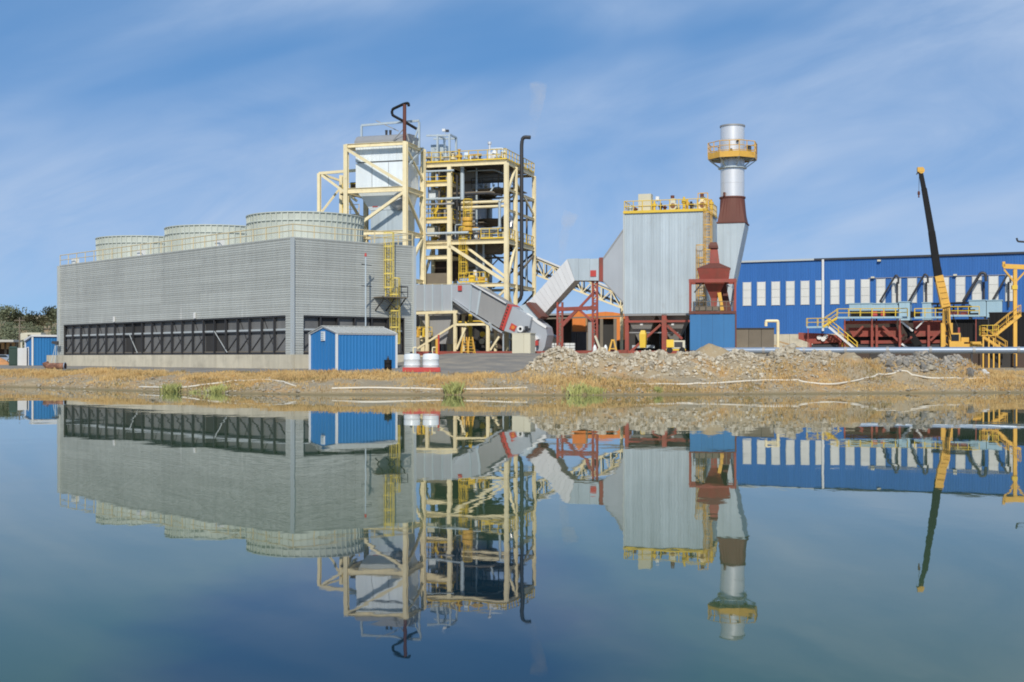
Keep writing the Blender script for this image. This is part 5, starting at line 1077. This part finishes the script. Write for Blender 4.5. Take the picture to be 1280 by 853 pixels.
# ------------------------------------------------------------------ yellow crane
CO = W(1195, 437, 138); CO.z = 2.9
CR = T('mobile_crane', 'yellow mobile crane with a long black boom raised over the blue mill', 'crane', CO, -9)
cq = lambda px, py, v=0: q(CR, px, py, v)
def boomseg(name, m, a, b, w0, w1):
    a, b = cq(*a), cq(*b); d = (b - a).normalized(); x = d.cross(V((0, 1, 0))).normalized(); y = V((0, 1, 0))
    MB().loft([[p + x * (sx * w_ / 2) + y * (sy * w_ * .45) for sx, sy in ((-1, -1), (1, -1), (1, 1), (-1, 1))] for p, w_ in ((a, w0), (b, w1))]).o(name, m, CR)
boomseg('boom_section', 'black', (1173.5, 352), (1164.5, 290), .78, .66); boomseg('boom_section', 'black', (1164.8, 292), (1155, 236), .62, .52); boomseg('boom_section', 'black', (1155.2, 238), (1150.5, 214), .46, .42)
boomseg('boom_base', 'orange_yellow', (1182, 384), (1173, 345), .92, .86)
for k in range(5): bar(CR, 'boom_rib', 'orange_yellow', cq(1171.8 + 1.9 * k, 352 + 7 * k, -.45), cq(1180.5 + 1.5 * k, 351 + 7 * k, -.45), .08)
hd = cq(1151.5, 213.5); MB().rev((0, 0, 0), [(0, -.25), (.34, -.25), (.34, .25), (0, .25)], 14).o('sheave', 'orange_yellow', CR).matrix_local = Matrix.Translation(hd) @ Matrix.Rotation(R(90), 4, 'X')
box(CR, 'boom_head', 'orange_yellow', hd + V((-.12, 0, .1)), (.6, .55, .5)); bar(CR, 'fly_bracket', 'dark_steel', hd + V((-.3, 0, -.2)), hd + V((-.5, 0, -.4)), .14)
tube(CR, 'hoist_rope', 'dark_steel', [cq(1149, 216), cq(1148.5, 240)], .025, 5); MB().rev(cq(1148.5, 243), [(0, .35), (.12, .3), (.14, 0), (.05, -.15), (.1, -.3), (0, -.4)], 8).o('hook', 'red_brown', CR, True)
tube(CR, 'hoist_rope', 'dark_steel', [cq(1152.5, 212, .1), cq(1166, 288, .6), cq(1187, 384, .7), cq(1204, 424, .3)], .03, 5)
for k in range(3): tube(CR, 'hydraulic_hose', 'black', arc([cq(1181 + 2 * k, 386, -.5), cq(1182 + 2 * k, 405, -.7), cq(1186 + 2 * k, 425, -.6)], .5), .04, 6)
for px in (1179.5, 1187.5): bar(CR, 'mast_leg', 'orange_yellow', cq(px, 437), cq(1180.5 if px < 1183 else 1185, 381), .34)
for k, py in enumerate((390, 398, 405, 412, 420, 428)): bar(CR, 'mast_tie', 'orange_yellow', cq(1180, py), cq(1187, py + (5 if k % 2 else 0)), .12)
for px in (1178.5, 1188): bar(CR, 'ram', 'orange_yellow', cq(px, 434, -.3), cq(px, 404, -.3), .42)
bar(CR, 'ram_rod', 'dark_steel', cq(1183.5, 432, .1), cq(1183, 388, .1), .3)
box(CR, 'superstructure', 'orange_yellow', cq(1194, 431.5), (1.5, 1.8, .75)); cab = box(CR, 'cab', 'orange_yellow', cq(1192.5, 423.5), (1.15, 1.2, 1.2)); box(cab, 'window', 'glass_dark', cq(1192.5, 422.5) + V((0, -.62, 0)), (.8, .05, .7)); box(cab, 'window', 'glass_dark', cq(1192.5, 422.5) + V((.59, 0, 0)), (.05, .9, .7))
box(CR, 'winch_housing', 'orange_yellow', cq(1205, 425), (.8, 1.2, .5)); bar(CR, 'exhaust', 'red_oxide', cq(1198.5, 428), cq(1198.5, 409.5), .2); box(CR, 'carrier', 'orange_yellow', cq(1209, 433), (2.9, 1.6, .5)); box(CR, 'counterweight', 'orange_yellow', cq(1218, 430), (1.1, 1.6, .45))
for px in (1184, 1196, 1208, 1220): 
    c = cq(px, 438.5, -.7); w_ = cyl(CR, 'wheel', 'tyre', c, c + V((0, .4, 0)), .5, None, 18); cyl(w_, 'rim', 'orange_yellow', c + V((0, -.02, 0)), c + V((0, .1, 0)), .25, None, 12)
# gantry post
GO = W(1269, 437, 126.3); GO.z = 1.45
t = T('gantry', 'yellow T-shaped gantry post at the right picture edge', 'gantry', GO, -9)
gq2 = lambda px, py: q(t, px, py, 0)
hbar(t, 'post', 'orange_yellow', gq2(1268.7, 458), gq2(1268.7, 337), .34, .34); bar(t, 'arm', 'orange_yellow', gq2(1254, 333), gq2(1300, 335), .3, .45)
for a, b in (((1255, 337), (1267, 352)), ((1283, 338), (1270, 352))): bar(t, 'knee_brace', 'orange_yellow', gq2(*a), gq2(*b), .16)
box(t, 'end_stop', 'orange_yellow', gq2(1254.5, 330.5), (.25, .3, .5)); bar(t, 'stay', 'yellow', gq2(1268, 362), gq2(1268, 357), .5)
# yellow staircase
SO = W(1245, 437, 125.5); SO.z = 1.45
t = T('yellow_stairs', 'yellow steel stair tower beside the gantry post', 'stairs', SO, -9)
sq2 = lambda px, py, v=0: q(t, px, py, v)
for px, py in ((1229, 421), (1236, 421), (1242, 423), (1249, 428)): bar(t, 'leg', 'orange_yellow', (sq2(px, 430).x, 0, -.5), (sq2(px, py).x, 0, sq2(px, py).z), .13)
la, lb_ = sq2(1227, 420.5), sq2(1248, 420)
quadbox(t, 'landing', 'orange_yellow', [la, lb_, lb_ + V((0, 0, .1)), la + V((0, 0, .1))], 1.0); rail(t, [la + V((0, 0, .1)), lb_ + V((0, 0, .1))], 'yellow', .95, .6, .032); rail(t, [la + V((0, 0, .1)), la + V((0, 1, .1))], 'yellow', .95, .6, .032)
stairs(t, sq2(1230, 422), sq2(1259, 440), V((0, .8, 0)), 'orange_yellow'); stairs(t, sq2(1245, 419, .9), sq2(1276, 394, .9), V((0, .8, 0)), 'orange_yellow')
# small lamp arm at the right edge
c = W(1290, 437, 130); c.z = 2.8
t = T('lamp_post', 'dark lamp arm reaching in at the right picture edge', 'lamp', c, 0)
bar(t, 'post', 'dark_steel', (0, 0, 0), (0, 0, W(0, 302, 130).z - 2.8), .16); e = q(t, 1272, 302, 0); tube(t, 'arm', 'dark_steel', arc([(0, 0, e.z - .1), e, e + V((-.1, 0, .35))], .15), .1, 8)
# ------------------------------------------------------------------ long blue-grey pipe on supports in front of the yard
p0, p1 = W(905, 438.5, 112), W(1330, 438, 104)
PO = V((p0.x, p0.y, 2.4)); ang = math.degrees(math.atan2(p1.y - p0.y, p1.x - p0.x)); Lp = (p1 - p0).length
t = T('water_main', 'long blue-grey water main running above the rubble at right', 'pipe', PO, ang)
zc_ = p0.z - 2.4
for i in range(8): cyl(t, 'pipe_length', 'pipe_blue', (Lp * i / 8, 0, zc_), (Lp * (i + 1) / 8 - .03, 0, zc_), .27, None, 20)
for i in range(1, 8): cyl(t, 'coupling', 'galv_dark', (Lp * i / 8 - .12, 0, zc_), (Lp * i / 8 + .1, 0, zc_), .31, None, 20)
for i in range(9): box(t, 'saddle', 'dark_steel', (.4 + (Lp - .8) * i / 8, 0, zc_ / 2 - .55), (.14, .5, zc_ + .9 - .4))
# dark wall added to stand for the unlit void behind the pipe
t = T('dark_void_wall', 'added dark wall for the unlit void behind the water main', 'wall', (29.5, 127.2, 1.3), 0)
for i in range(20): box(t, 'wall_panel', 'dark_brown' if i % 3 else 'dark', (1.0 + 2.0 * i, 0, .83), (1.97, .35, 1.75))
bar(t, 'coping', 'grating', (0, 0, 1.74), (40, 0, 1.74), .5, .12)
# grey concrete trough and cream pipe goal beside the blue container
c = W(948, 436, 128); c.z = 2.95
t = T('concrete_trough', 'weathered grey concrete trough between blue container and yard', 'trough', c, -9)
tq = lambda px, py, v=0: q(t, px, py, v)
a, b = tq(920, 411), tq(968, 411)
for i in range(3):
    c1, c2 = a.lerp(b, i / 3), a.lerp(b, (i + 1) / 3); quadbox(t, 'wall_panel', 'grating', [V((c1.x, 0, .55)), V((c2.x - .03, 0, .55)), V((c2.x - .03, 0, a.z)), V((c1.x, 0, a.z))], 1.8)
box(t, 'top_rail', 'dark_steel', ((a.x + b.x) / 2, 0, a.z + .02), (b.x - a.x, .2, .1)); box(t, 'plinth', 'beige', ((a.x + b.x) / 2, -.2, .4), (b.x - a.x, .5, .25)); box(t, 'plinth', 'dark', ((a.x + b.x) / 2, .2, .1), (b.x - a.x, 1.2, .4))
c = W(968, 440, 124); c.z = 2.9
t = T('pipe_goal', 'cream pipe bent into a goal shape beside the concrete trough', 'pipe', c, -9)
tq = lambda px, py, v=0: q(t, px, py, v)
tube(t, 'bent_pipe', 'cream', arc([tq(957.5, 408), tq(957.5, 401.5), tq(972.5, 401.5), V((tq(972.5, 420).x, 0, -.2))], .12), .15, 10)
for a, b in (((973, 427), (1005, 436)), ((978, 433), (1010, 439)), ((968, 432), (990, 440))): bar(t, 'fallen_plank', 'tan_wood', tq(*a), tq(*b), .14)
# ------------------------------------------------------------------ orange shelter and dark bay behind the trestle
OS = W(748, 440, 168); OS.z = 2.85
t = T('orange_shelter', 'orange sheet-metal shelter with dark openings behind the red trestle', 'shelter', OS, -9)
oq = lambda px, py, v=0: q(t, px, py, v)
for i in range(9):
    x0, x1 = 700 + 9.5 * i, 700 + 9.5 * (i + 1) - .1
    f = lambda x: 393 - 3.2 * math.sin(max(0, min(1, (x - 735) / 45)) * math.pi) + (5 if x < 718 else 0)
    quadbox(t, 'fascia_sheet', 'orange', [oq(x0, f(x0)), oq(x1, f(x1)), oq(x1, 398.5), oq(x0, 398.5)][::-1], 7)
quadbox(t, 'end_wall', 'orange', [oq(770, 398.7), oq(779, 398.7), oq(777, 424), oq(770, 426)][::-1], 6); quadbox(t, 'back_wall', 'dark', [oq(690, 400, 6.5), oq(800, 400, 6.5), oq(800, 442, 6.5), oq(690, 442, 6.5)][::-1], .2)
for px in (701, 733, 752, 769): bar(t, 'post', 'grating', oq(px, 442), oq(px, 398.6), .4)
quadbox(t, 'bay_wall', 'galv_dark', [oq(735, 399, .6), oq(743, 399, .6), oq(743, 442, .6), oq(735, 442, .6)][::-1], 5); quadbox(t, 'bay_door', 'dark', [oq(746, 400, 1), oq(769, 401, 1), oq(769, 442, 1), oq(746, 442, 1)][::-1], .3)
c = W(723.5, 440, 146); c.z = 2.85
t = T('orange_bin', 'orange hopper bin with pointed top on dark legs', 'bin', c, -9)
oq2 = lambda px, py, v=0: q(t, px, py, v)
quadbox(t, 'bin_body', 'orange', [oq2(x, y) for x, y in ((715.5, 394), (723.5, 386.5), (732, 394), (732, 415), (715.5, 415))][::-1], 2.4); bar(t, 'side_rail', 'tan_wood', oq2(733, 394, -.05), oq2(733, 416, -.05), .15)
for px in (717.5, 724, 730): bar(t, 'leg', 'dark_steel', oq2(px, 442), oq2(px, 415), .55); bar(t, 'leg', 'dark_steel', oq2(px, 442, 2), oq2(px, 415, 2), .4)
# dark open bay left of it (behind the fan)
c = W(690, 440, 172); c.z = 2.85
t = T('storage_bay', 'dark open-fronted storage bay behind the draught fan', 'shed', c, -9)
dq = lambda px, py, v=0: q(t, px, py, v)
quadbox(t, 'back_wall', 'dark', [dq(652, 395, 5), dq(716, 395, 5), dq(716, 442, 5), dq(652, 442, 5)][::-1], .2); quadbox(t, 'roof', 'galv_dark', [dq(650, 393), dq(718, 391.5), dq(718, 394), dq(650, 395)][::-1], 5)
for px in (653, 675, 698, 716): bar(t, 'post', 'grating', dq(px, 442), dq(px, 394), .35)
# white block stacks, cones
for i, (px0, px1, lb) in enumerate(((680, 693.5, 'stack of white blocks left of the red trestle leg'), (693.8, 706, 'stack of white blocks behind the red trestle leg'), (706.3, 719, 'stack of white blocks right of the red trestle leg'))):
    d = 138; c = W((px0 + px1) / 2, 440, d); t = T('white_block_stack', lb, 'blocks', (c.x, c.y, 2.85), -9, 'white block stacks'); wd = (px1 - px0) / FPX * d
    for r_ in range(4):
        for k in range(2): box(t, 'block', 'poly_white', ((k - .5) * wd / 2, 0, .2 + .29 * r_), (wd / 2 - .04, .7, .24))
    box(t, 'pallet', 'tan_wood', (0, 0, .03), (wd, .8, .08))
for px, m, lb in ((766, 'orange_yellow', 'yellow A-shaped stand on the ground right of the red trestle'), (757, 'poly_white', 'white plastic drum beside the yellow A-shaped stand'), (743.5, 'poly_white', 'white gas bottle at the foot of the trestle')):
    c = W(px, 440, 132); c.z = 2.9; t = T('yellow_stand' if px == 766 else 'white_drum' if px == 757 else 'gas_bottle', lb, {766: 'stand', 757: 'drum', 743.5: 'gas bottle'}[px], c)
    if px == 766:
        for s in (-1, 1): bar(t, 'leg', m, (s * .45, 0, 0), (s * .1, 0, 1.35), .16)
        box(t, 'head', m, (0, 0, 1.38), (.35, .2, .14)); bar(t, 'cross_bar', m, (-.3, 0, .5), (.3, 0, .5), .1)
    else: MB().rev((0, 0, 0), [(0, 0), (.2, 0), (.22, .1), (.2, .6), (.12, .8), (.06, .9), (0, .9)], 14).o('body', m, t, True)
# low kerb wall along the ramp
# ------------------------------------------------------------------ left edge
a = W(41, 457, 146); a.z = gat(a.x, a.y) - .03
t = T('small_blue_shed', 'small blue shed with white trim left of the cooling tower', 'shed', a, 30)
L_, W_, h0, h1 = 7.5, 4.6, W(41, 421, 146).z - a.z, W(41, 426.5, 146).z - a.z
clad(t, 'wall_sheet', 'shed_blue', (0, 0, 0), (1, 0, 0), L_, .05, h0, .95, 3, .03)
quadbox(t, 'end_wall', 'shed_blue', [V((0, 0, .05)), V((0, W_, .05)), V((0, W_, h1)), V((0, 0, h0))], .06, V((1, 0, 0)))
for k in range(1, 9): bar(t, 'wall_rib', 'shed_blue', (-.015, W_ * k / 9, .08), (-.015, W_ * k / 9, h0 + (h1 - h0) * k / 9 - .1), .05)
quadbox(t, 'back_wall', 'shed_blue', [V((0, W_, .05)), V((L_, W_, .05)), V((L_, W_, h1)), V((0, W_, h1))], .06, V((0, -1, 0)))
quadbox(t, 'roof', 'white', [V((-.2, -.2, h0)), V((-.2, W_ + .2, h1)), V((-.2, W_ + .2, h1 + .22)), V((-.2, -.2, h0 + .22))], L_ + .4, V((1, 0, 0)))
for x, y in ((-.05, -.05), (-.05, W_ + .05)): box(t, 'corner_trim', 'white', (x, y, (h0 if y < 1 else h1) / 2), (.18, .18, h0 if y < 1 else h1))
box(t, 'doorway', 'black', (-.04, 2.9, 1.05), (.06, 1.0, 2.0))
dr = box(t, 'open_door', 'white', (-.75, 3.45, 1.05), (1.3, .08, 2.05)); box(t, 'door_frame', 'white', (-.08, 2.35, 1.1), (.08, .1, 2.15)); box(t, 'door_frame', 'white', (-.08, 2.9, 2.13), (.08, 1.1, .1))
c = W(16.5, 456.5, 145); c.z = gat(c.x, c.y)
t = T('green_cabin', 'dark green cabin standing left of the small blue shed', 'cabin', c, 20)
for s in (-1, 1): pass
pm('dark_green', (.03, .06, .045), .5)
box(t, 'cabin', 'dark_green', (0, 0, 1.0), (.9, .9, 2.0)); box(t, 'door', 'dark_green', (-.02, -.47, 1.0), (.65, .05, 1.75)); MB().loft([[V((x * .5, y * .5, 2.0)) for x, y in ((-1, -1), (1, -1), (1, 1), (-1, 1))], [V((x * .3, y * .3, 2.2)) for x, y in ((-1, -1), (1, -1), (1, 1), (-1, 1))]]).o('roof', 'dark_green', t)
c = W(70, 447, 143); c.z = gat(c.x, c.y)
t = T('flood_lamp', 'small lamp on leaning legs beside the tower corner', 'lamp', c, 0)
for s in (0, .5): bar(t, 'leg', 'galv', (-.6 + s, 0, 0), (0, 0, 2.6), .06)
MB().loft([[V((-.45, -.2, 2.5)), V((.25, -.2, 2.3)), V((.25, .2, 2.3)), V((-.45, .2, 2.5))], [V((-.4, -.2, 2.75)), V((.25, -.2, 2.75)), V((.25, .2, 2.75)), V((-.4, .2, 2.75))]]).o('lamp_head', 'dark_steel', t)
# distant warehouse, mast, conveyor shed, car, clay heap
c = W(-30, 442, 290); c.z = gat(c.x, c.y)
t = T('warehouse', 'distant tan warehouse with striped open front at the left edge', 'warehouse', c, 4)
wq2 = lambda px, py, v=0: q(t, px, py, v)
bar(t, 'roof_edge', 'roof_grey', wq2(-60, 426.5), wq2(22, 426.5), 6, .5)
quadbox(t, 'back_wall', 'dark_brown', [wq2(-60, 428, 4), wq2(22, 428, 4), wq2(22, 446, 4), wq2(-60, 446, 4)][::-1], .3)
for k in range(12): quadbox(t, 'wall_panel', 'tan_wood', [wq2(-58 + 6.6 * k, 428.5), wq2(-54.5 + 6.6 * k, 428.5), wq2(-54.5 + 6.6 * k, 436.5), wq2(-58 + 6.6 * k, 436.5)][::-1], .4)
for k in range(7): bar(t, 'post', 'grating', wq2(-58 + 13 * k, 447, .8), wq2(-58 + 13 * k, 428, .8), .4)
c = W(38, 440, 300); c.z = gat(c.x, c.y)
t = T('hopper_shed', 'pale lattice hopper shed behind the small blue shed roof', 'shed', c, 0)
f = lambda px, py, v=0: q(t, px, py, v)
bar(t, 'roof_edge', 'beige', f(36, 417.5), f(54, 417.5), 3, .5)
for a, b in (((27, 440), (27, 418)), ((33, 440), (33, 417)), ((27, 418), (36, 417)), ((27, 424), (33, 418)), ((38, 440), (38, 418)), ((52, 440), (52, 418))): bar(t, 'frame_bar', 'beige', f(*a), f(*b), .4)
box(t, 'hopper', 'beige', f(32, 421), (1.8, 1.5, 1.5))
for px, y0, lb in ((24.5, 397, 'wooden utility pole in front of the wooded hill'),):
    c = W(px, 440, 260); c.z = gat(c.x, c.y); t = T('utility_pole', lb, 'pole', c); hh = W(px, y0, 260).z - c.z; cyl(t, 'shaft', 'grating', (0, 0, -.2), (0, 0, hh), .2, .13, 8)
    for z in (hh - .6, hh - 2): bar(t, 'cross_arm', 'grating', (-1.1, 0, z), (1.1, 0, z), .15)
c = W(3, 444, 230); c.z = gat(c.x, c.y)
t = T('parked_car', 'parked grey car at the left picture edge', 'car', c, 8)
pr = [(-2.1, .3), (2.1, .3), (2.15, .75), (1.5, .9), (.9, 1.4), (-1.0, 1.42), (-1.7, .95), (-2.15, .85)]
quadbox(t, 'body', 'pipe_blue', [V((x, -.85, z)) for x, z in pr], 1.7); wn_ = [(-1.45, .95), (1.2, .95), (.8, 1.33), (-.95, 1.35)]
for y in (-.88, .84): quadbox(t, 'window', 'glass_dark', [V((x, y, z)) for x, z in wn_], .04)
for x in (-1.3, 1.35):
    for y in (-.9, .7): w_ = cyl(t, 'wheel', 'tyre', (x, y, .33), (x, y + .2, .33), .33, None, 16); cyl(w_, 'rim', 'galv', (x, y - .01, .33), (x, y + .05, .33), .18, None, 10)
for x, m in ((2.16, 'white'), (-2.16, 'signal_red')):
    for y in (-.6, .6): box(t, 'headlight' if x > 0 else 'tail_light', m, (x - .03, y, .66), (.08, .3, .14))
c = W(4, 452, 165); c.z = gat(c.x, c.y) - .1
vs, fs = ic(3, 5, (5.0, 2.4, 1.1)); o = link('clay_heap', me('clay_heap', vs, fs, 'clay', True), None, c); tag(o, 'low heap of orange clay at the left picture edge', 'heap')
# ------------------------------------------------------------------ rubble, stones, grass, hoses
rk = [ic(2, 100 + i, (1, .85, .65 + .1 * (i % 3))) for i in range(6)]
rkm = [[me('boulder', v, f, m) for v, f in rk] for m in ('rock', 'rock_dark')]
sm = [ic(1, 200 + i, (1, .9, .7)) for i in range(6)]
def inpile(x, y, idx):
    b = 0
    for i in idx:
        px, py, pz, sx, sy = PILES[i]; b = max(b, math.exp(-(((x - px) / sx) ** 2 + ((y - py) / sy) ** 2)))
    return b
def rubble(lb, idx, px0, px1, y0, y1, nb, ns, dark, seed, smax=.34):
    rr = random.Random(seed); xm = (px0 + px1) / 2
    c = ((xm - CX) / FPX * (y0 + y1) / 2, (y0 + y1) / 2); t = T('rubble_pile', lb, 'rubble', (c[0], c[1], gat(*c) - .6))
    o0 = V(t.location)
    n = 0; tries = 0
    while n < nb and tries < 6000:
        tries += 1; y = rr.uniform(y0, y1); x = (rr.uniform(px0, px1) - CX) / FPX * y
        if inpile(x, y, idx) < rr.uniform(.12, .6): continue
        s = smax * rr.uniform(.4, 1.0) ** 1.5 * (1.75 if rr.random() < .2 else 1); z = gat(x, y)
        link('boulder', rkm[dark][rr.randrange(6)], t, V((x, y, z + s * .25)) - o0, (rr.uniform(0, 6), rr.uniform(0, 6), rr.uniform(0, 6)), (s, s * rr.uniform(.7, 1), s * rr.uniform(.7, 1))); n += 1
    b = MB(); n = 0; tries = 0; XY = []
    while n < ns and tries < 30 * ns:
        tries += 1; y = rr.uniform(y0 - 1, y1); x = (rr.uniform(px0, px1) - CX) / FPX * y
        if inpile(x, y, idx) > rr.uniform(.06, .7): XY.append((x, y)); n += 1
    Z = gz([p[0] for p in XY], [p[1] for p in XY])
    for (x, y), z in zip(XY, Z):
        s = (.04 + .2 * rr.random() ** 2.2) * rr.uniform(.6, 1.2); vs, fs = sm[rr.randrange(6)]; a = rr.uniform(0, 6.28); ca, sa = math.cos(a) * s, math.sin(a) * s; h = s * rr.uniform(.6, 1.2)
        b.add([V((x + v.x * ca - v.y * sa, y + v.x * sa + v.y * ca, z + s * .3 + v.z * h)) - o0 for v in vs], fs)
    ob = b.o('loose_rubble', 'rock_dark' if dark else 'rock', t, kind='stuff')
rubble('pale rock rubble heap at the end of the asphalt ramp', [0, 1], 655, 790, 88.5, 98.5, 85, 1500, 0, 1)
rubble('long pale rock rubble heap in front of the blue container', [2, 4, 5], 790, 960, 88.5, 98.5, 115, 2000, 0, 2)
rubble('pale rubble heap before the concrete trough and cream pipe', [6, 7], 955, 1050, 89.5, 99.5, 60, 850, 0, 3)
rubble('dark grey rubble heap below the water main, near the crane', [9, 10, 11], 1100, 1240, 91, 100, 80, 1300, 1, 4)
# single blocks
for px, py, s, lb in ((1230, 468, .45, 'white broken concrete block on the bank at far right'), (1162, 462, .42, 'tan flat boulder below the dark rubble heap'), (817, 474, .3, 'pale boulder on the bank above the long hose')):
    p = ghit(px, py); o = link('stone_block', rkm[0][px % 6] if px != 1230 else me('stone_block', *ic(2, 77, (1.1, .7, .6)), 'strip_white'), None, p + V((0, 0, s * .2)), (.2, .1, px), (s, s, s)); tag(o, lb, 'stone')
# pebbles along the waterline and the bank
rr = random.Random(21); nrs = np.random.RandomState(9); b = MB()
N_ = 4200; X = nrs.uniform(-52, 46, N_); Sx = np.abs(nrs.normal(0, 1, N_)) * 2.6 + .05; Y = shore(X) + Sx; Z = gz(X, Y); dn = nz(X * .8, Y * .8 + 50)
for x, y, z, k in zip(X, Y, Z, dn):
    if k < rr.uniform(-.6, .5): continue
    s = rr.uniform(.03, .13) * (1.9 if rr.random() < .10 else 1); vs, fs = sm[rr.randrange(6)]; a = rr.uniform(0, 6.28); ca, sa = math.cos(a) * s, math.sin(a) * s
    b.add([V((x + v.x * ca - v.y * sa, y + v.x * sa + v.y * ca, z + s * .25 + v.z * s * .8)) for v in vs], fs)
o = b.o('bank_pebbles', 'rock', kind='stuff'); tag(o, 'scattered pale pebbles along the waterline and bank', 'pebbles')
# dry grass
def blades(X, Y, Z, H, wd, rr):
    n = len(X); a = rr.uniform(0, 6.28, n); la = rr.uniform(0, 6.28, n); ln = H * rr.uniform(.1, .6, n)
    dx, dy = np.cos(a) * wd, np.sin(a) * wd
    v = np.empty((n, 4, 3))
    v[:, 0] = np.stack([X - dx, Y - dy, Z - .03], -1); v[:, 1] = np.stack([X + dx, Y + dy, Z - .03], -1)
    mx, my = np.cos(la) * ln * .35, np.sin(la) * ln * .35
    v[:, 2] = np.stack([X + mx + dx * .8, Y + my + dy * .8, Z + H * .6], -1); v[:, 3] = np.stack([X + np.cos(la) * ln, Y + np.sin(la) * ln, Z + H], -1)
    k = np.arange(n) * 4; f = np.stack([np.stack([k, k + 1, k + 2], -1), np.stack([k, k + 2, k + 3], -1)], 1).reshape(-1, 3)
    return v.reshape(-1, 3), f
def tri_obj(name, co, f, m, par=None, kind=None):
    k = bpy.data.meshes.new(name); k.vertices.add(len(co)); k.vertices.foreach_set('co', co.ravel()); k.loops.add(f.size); k.loops.foreach_set('vertex_index', f.ravel())
    k.polygons.add(len(f)); k.polygons.foreach_set('loop_start', np.arange(len(f)) * 3); k.polygons.foreach_set('loop_total', np.full(len(f), 3)); k.update(calc_edges=True); k.materials.append(MATS[m]); return link(name, k, par, kind=kind)
nr = np.random.RandomState(31); N_ = 260000
X = nr.uniform(-56, 48, N_); Sx = nr.uniform(.25, 13, N_); Y = shore(X) + Sx
dens = 1.1 * nz(X * .45, Y * .9 + 20) + .5 * nz(X * 2.2, Y * 2.2) + .30
band = np.exp(-((Sx - 7.2) / 1.9) ** 2) * .55 + np.exp(-((Sx - 1.0) / 1.2) ** 2) * .35 - .05
band = band + .35 * sst(2, 14, X) * np.exp(-((Sx - 5.5) / 2.5) ** 2)
keep = nr.uniform(0, 1, N_) < np.clip(dens + band - .25, 0, 1) * .75
keep &= (Y < road_edge(X) + .6) | (X > 5)
X, Y, Sx = X[keep], Y[keep], Sx[keep]; Z = gz(X, Y)
k2 = Z < (1.95 + .35 * nr.uniform(0, 1, len(Z))); X, Y, Z, Sx = X[k2], Y[k2], Z[k2], Sx[k2]
Hh = nr.uniform(.12, .34, len(X)) * (1 + .5 * nz(X, Y + 9)) * (1 - .35 * (Sx < 2))
co, f = blades(X, Y, Z, Hh, .016, nr); print('grass blades', len(X))
o = tri_obj('dry_grass', co, f, 'dry_grass', None, 'stuff'); tag(o, 'dry golden grass covering the pond bank', 'grass')
# low brown-green weeds between the dry grass
nr = np.random.RandomState(41); X = nr.uniform(-56, 48, 90000); Sx = nr.uniform(.2, 10, 90000); Y = shore(X) + Sx
kp = (nz(X * .8 + 70, Y * 1.1) + .4 * nz(X * 3, Y * 3 + 8) + .3 * np.exp(-((Sx - .6) / .6) ** 2)) > nr.uniform(.25, .75, 90000); X, Y = X[kp], Y[kp]; Z = gz(X, Y); kp = Z < 2.1; X, Y, Z = X[kp], Y[kp], Z[kp]
co, f = blades(X, Y, Z, nr.uniform(.08, .24, len(X)), .02, nr); o = tri_obj('bank_weeds', co, f, 'weed', None, 'stuff'); tag(o, 'low brown-green weeds in patches on the pond bank', 'weeds')
# green reed clumps at the water
for i, (px, py, wd, hh, n, lb) in enumerate(((214, 491, .75, 1.0, 230, 'bright green reed clump at the water, leftmost and tallest'), (272, 492, .9, .75, 230, 'green reed clump at the water below the tower corner'), (568, 495, .7, 1.05, 230, 'green reed clump at the water below the grey duct'), (722, 494, 1.0, .85, 170, 'broad yellow-green reed clump at the water below the pale rubble'), (745, 495, .6, .6, 200, 'low green reed clump beside the broad one below the rubble'),
                                            (244, 492, .7, .4, 60, 'short sparse reed clump between the two left green clumps'), (822, 495, .4, .5, 130, 'small green reed tuft among stones below the long hose'))):
    r2 = np.random.RandomState(60 + i); x0 = (px - CX) / FPX * 88; y0 = float(shore(x0)) + .35; x0 = (px - CX) / FPX * y0
    X = r2.normal(x0, wd * .42, n); Y = r2.normal(y0, wd * .3, n); Z = np.maximum(gz(X, Y), -.05); co, f = blades(X, Y, Z, hh * .8 * r2.uniform(.4, 1, n), .017, r2)
    t = T('reed_clump', lb, 'reeds', (x0, y0, float(gz(x0, y0))), 0, 'green reed clumps at the waterline'); tri_obj('blades', co - np.array([x0, y0, float(gz(x0, y0))]), f, 'green_grass', t)
# white hoses along the bank
for pts, lb in (([(174, 485), (200, 485.5), (225, 486), (262, 481.5), (300, 478), (340, 476.5), (372, 485)], 'pale hose lying on the bank below the cooling tower'), ([(415, 487), (470, 486.5), (540, 488), (600, 488), (640, 487), (660, 486)], 'pale hose lying at the water edge below the white tanks'),
                ([(788, 482), (845, 482), (890, 480.5), (940, 477.5), (985, 477), (1032, 481.5), (1060, 479), (1090, 473), (1115, 468.5), (1140, 470), (1165, 474), (1200, 474.5), (1238, 475)], 'long pale hose curving along the bank below the rubble')):
    P_ = [ghit(*p) + V((0, 0, .06)) for p in pts]; out = []
    for i in range(len(P_) - 1):
        a, b_, c, d = P_[max(0, i - 1)], P_[i], P_[i + 1], P_[min(len(P_) - 1, i + 2)]
        for k in range(8):
            t_ = k / 8; p = .5 * (2 * b_ + (c - a) * t_ + (2 * a - 5 * b_ + 4 * c - d) * t_ ** 2 + (3 * b_ - a - 3 * c + d) * t_ ** 3); p.z = max(p.z, gat(p.x, p.y) + .05); out.append(p)
    o = MB().tube(out, .065, 8).o('hose', 'hose', None, True); tag(o, lb, 'hose', 'pale hoses on the bank')
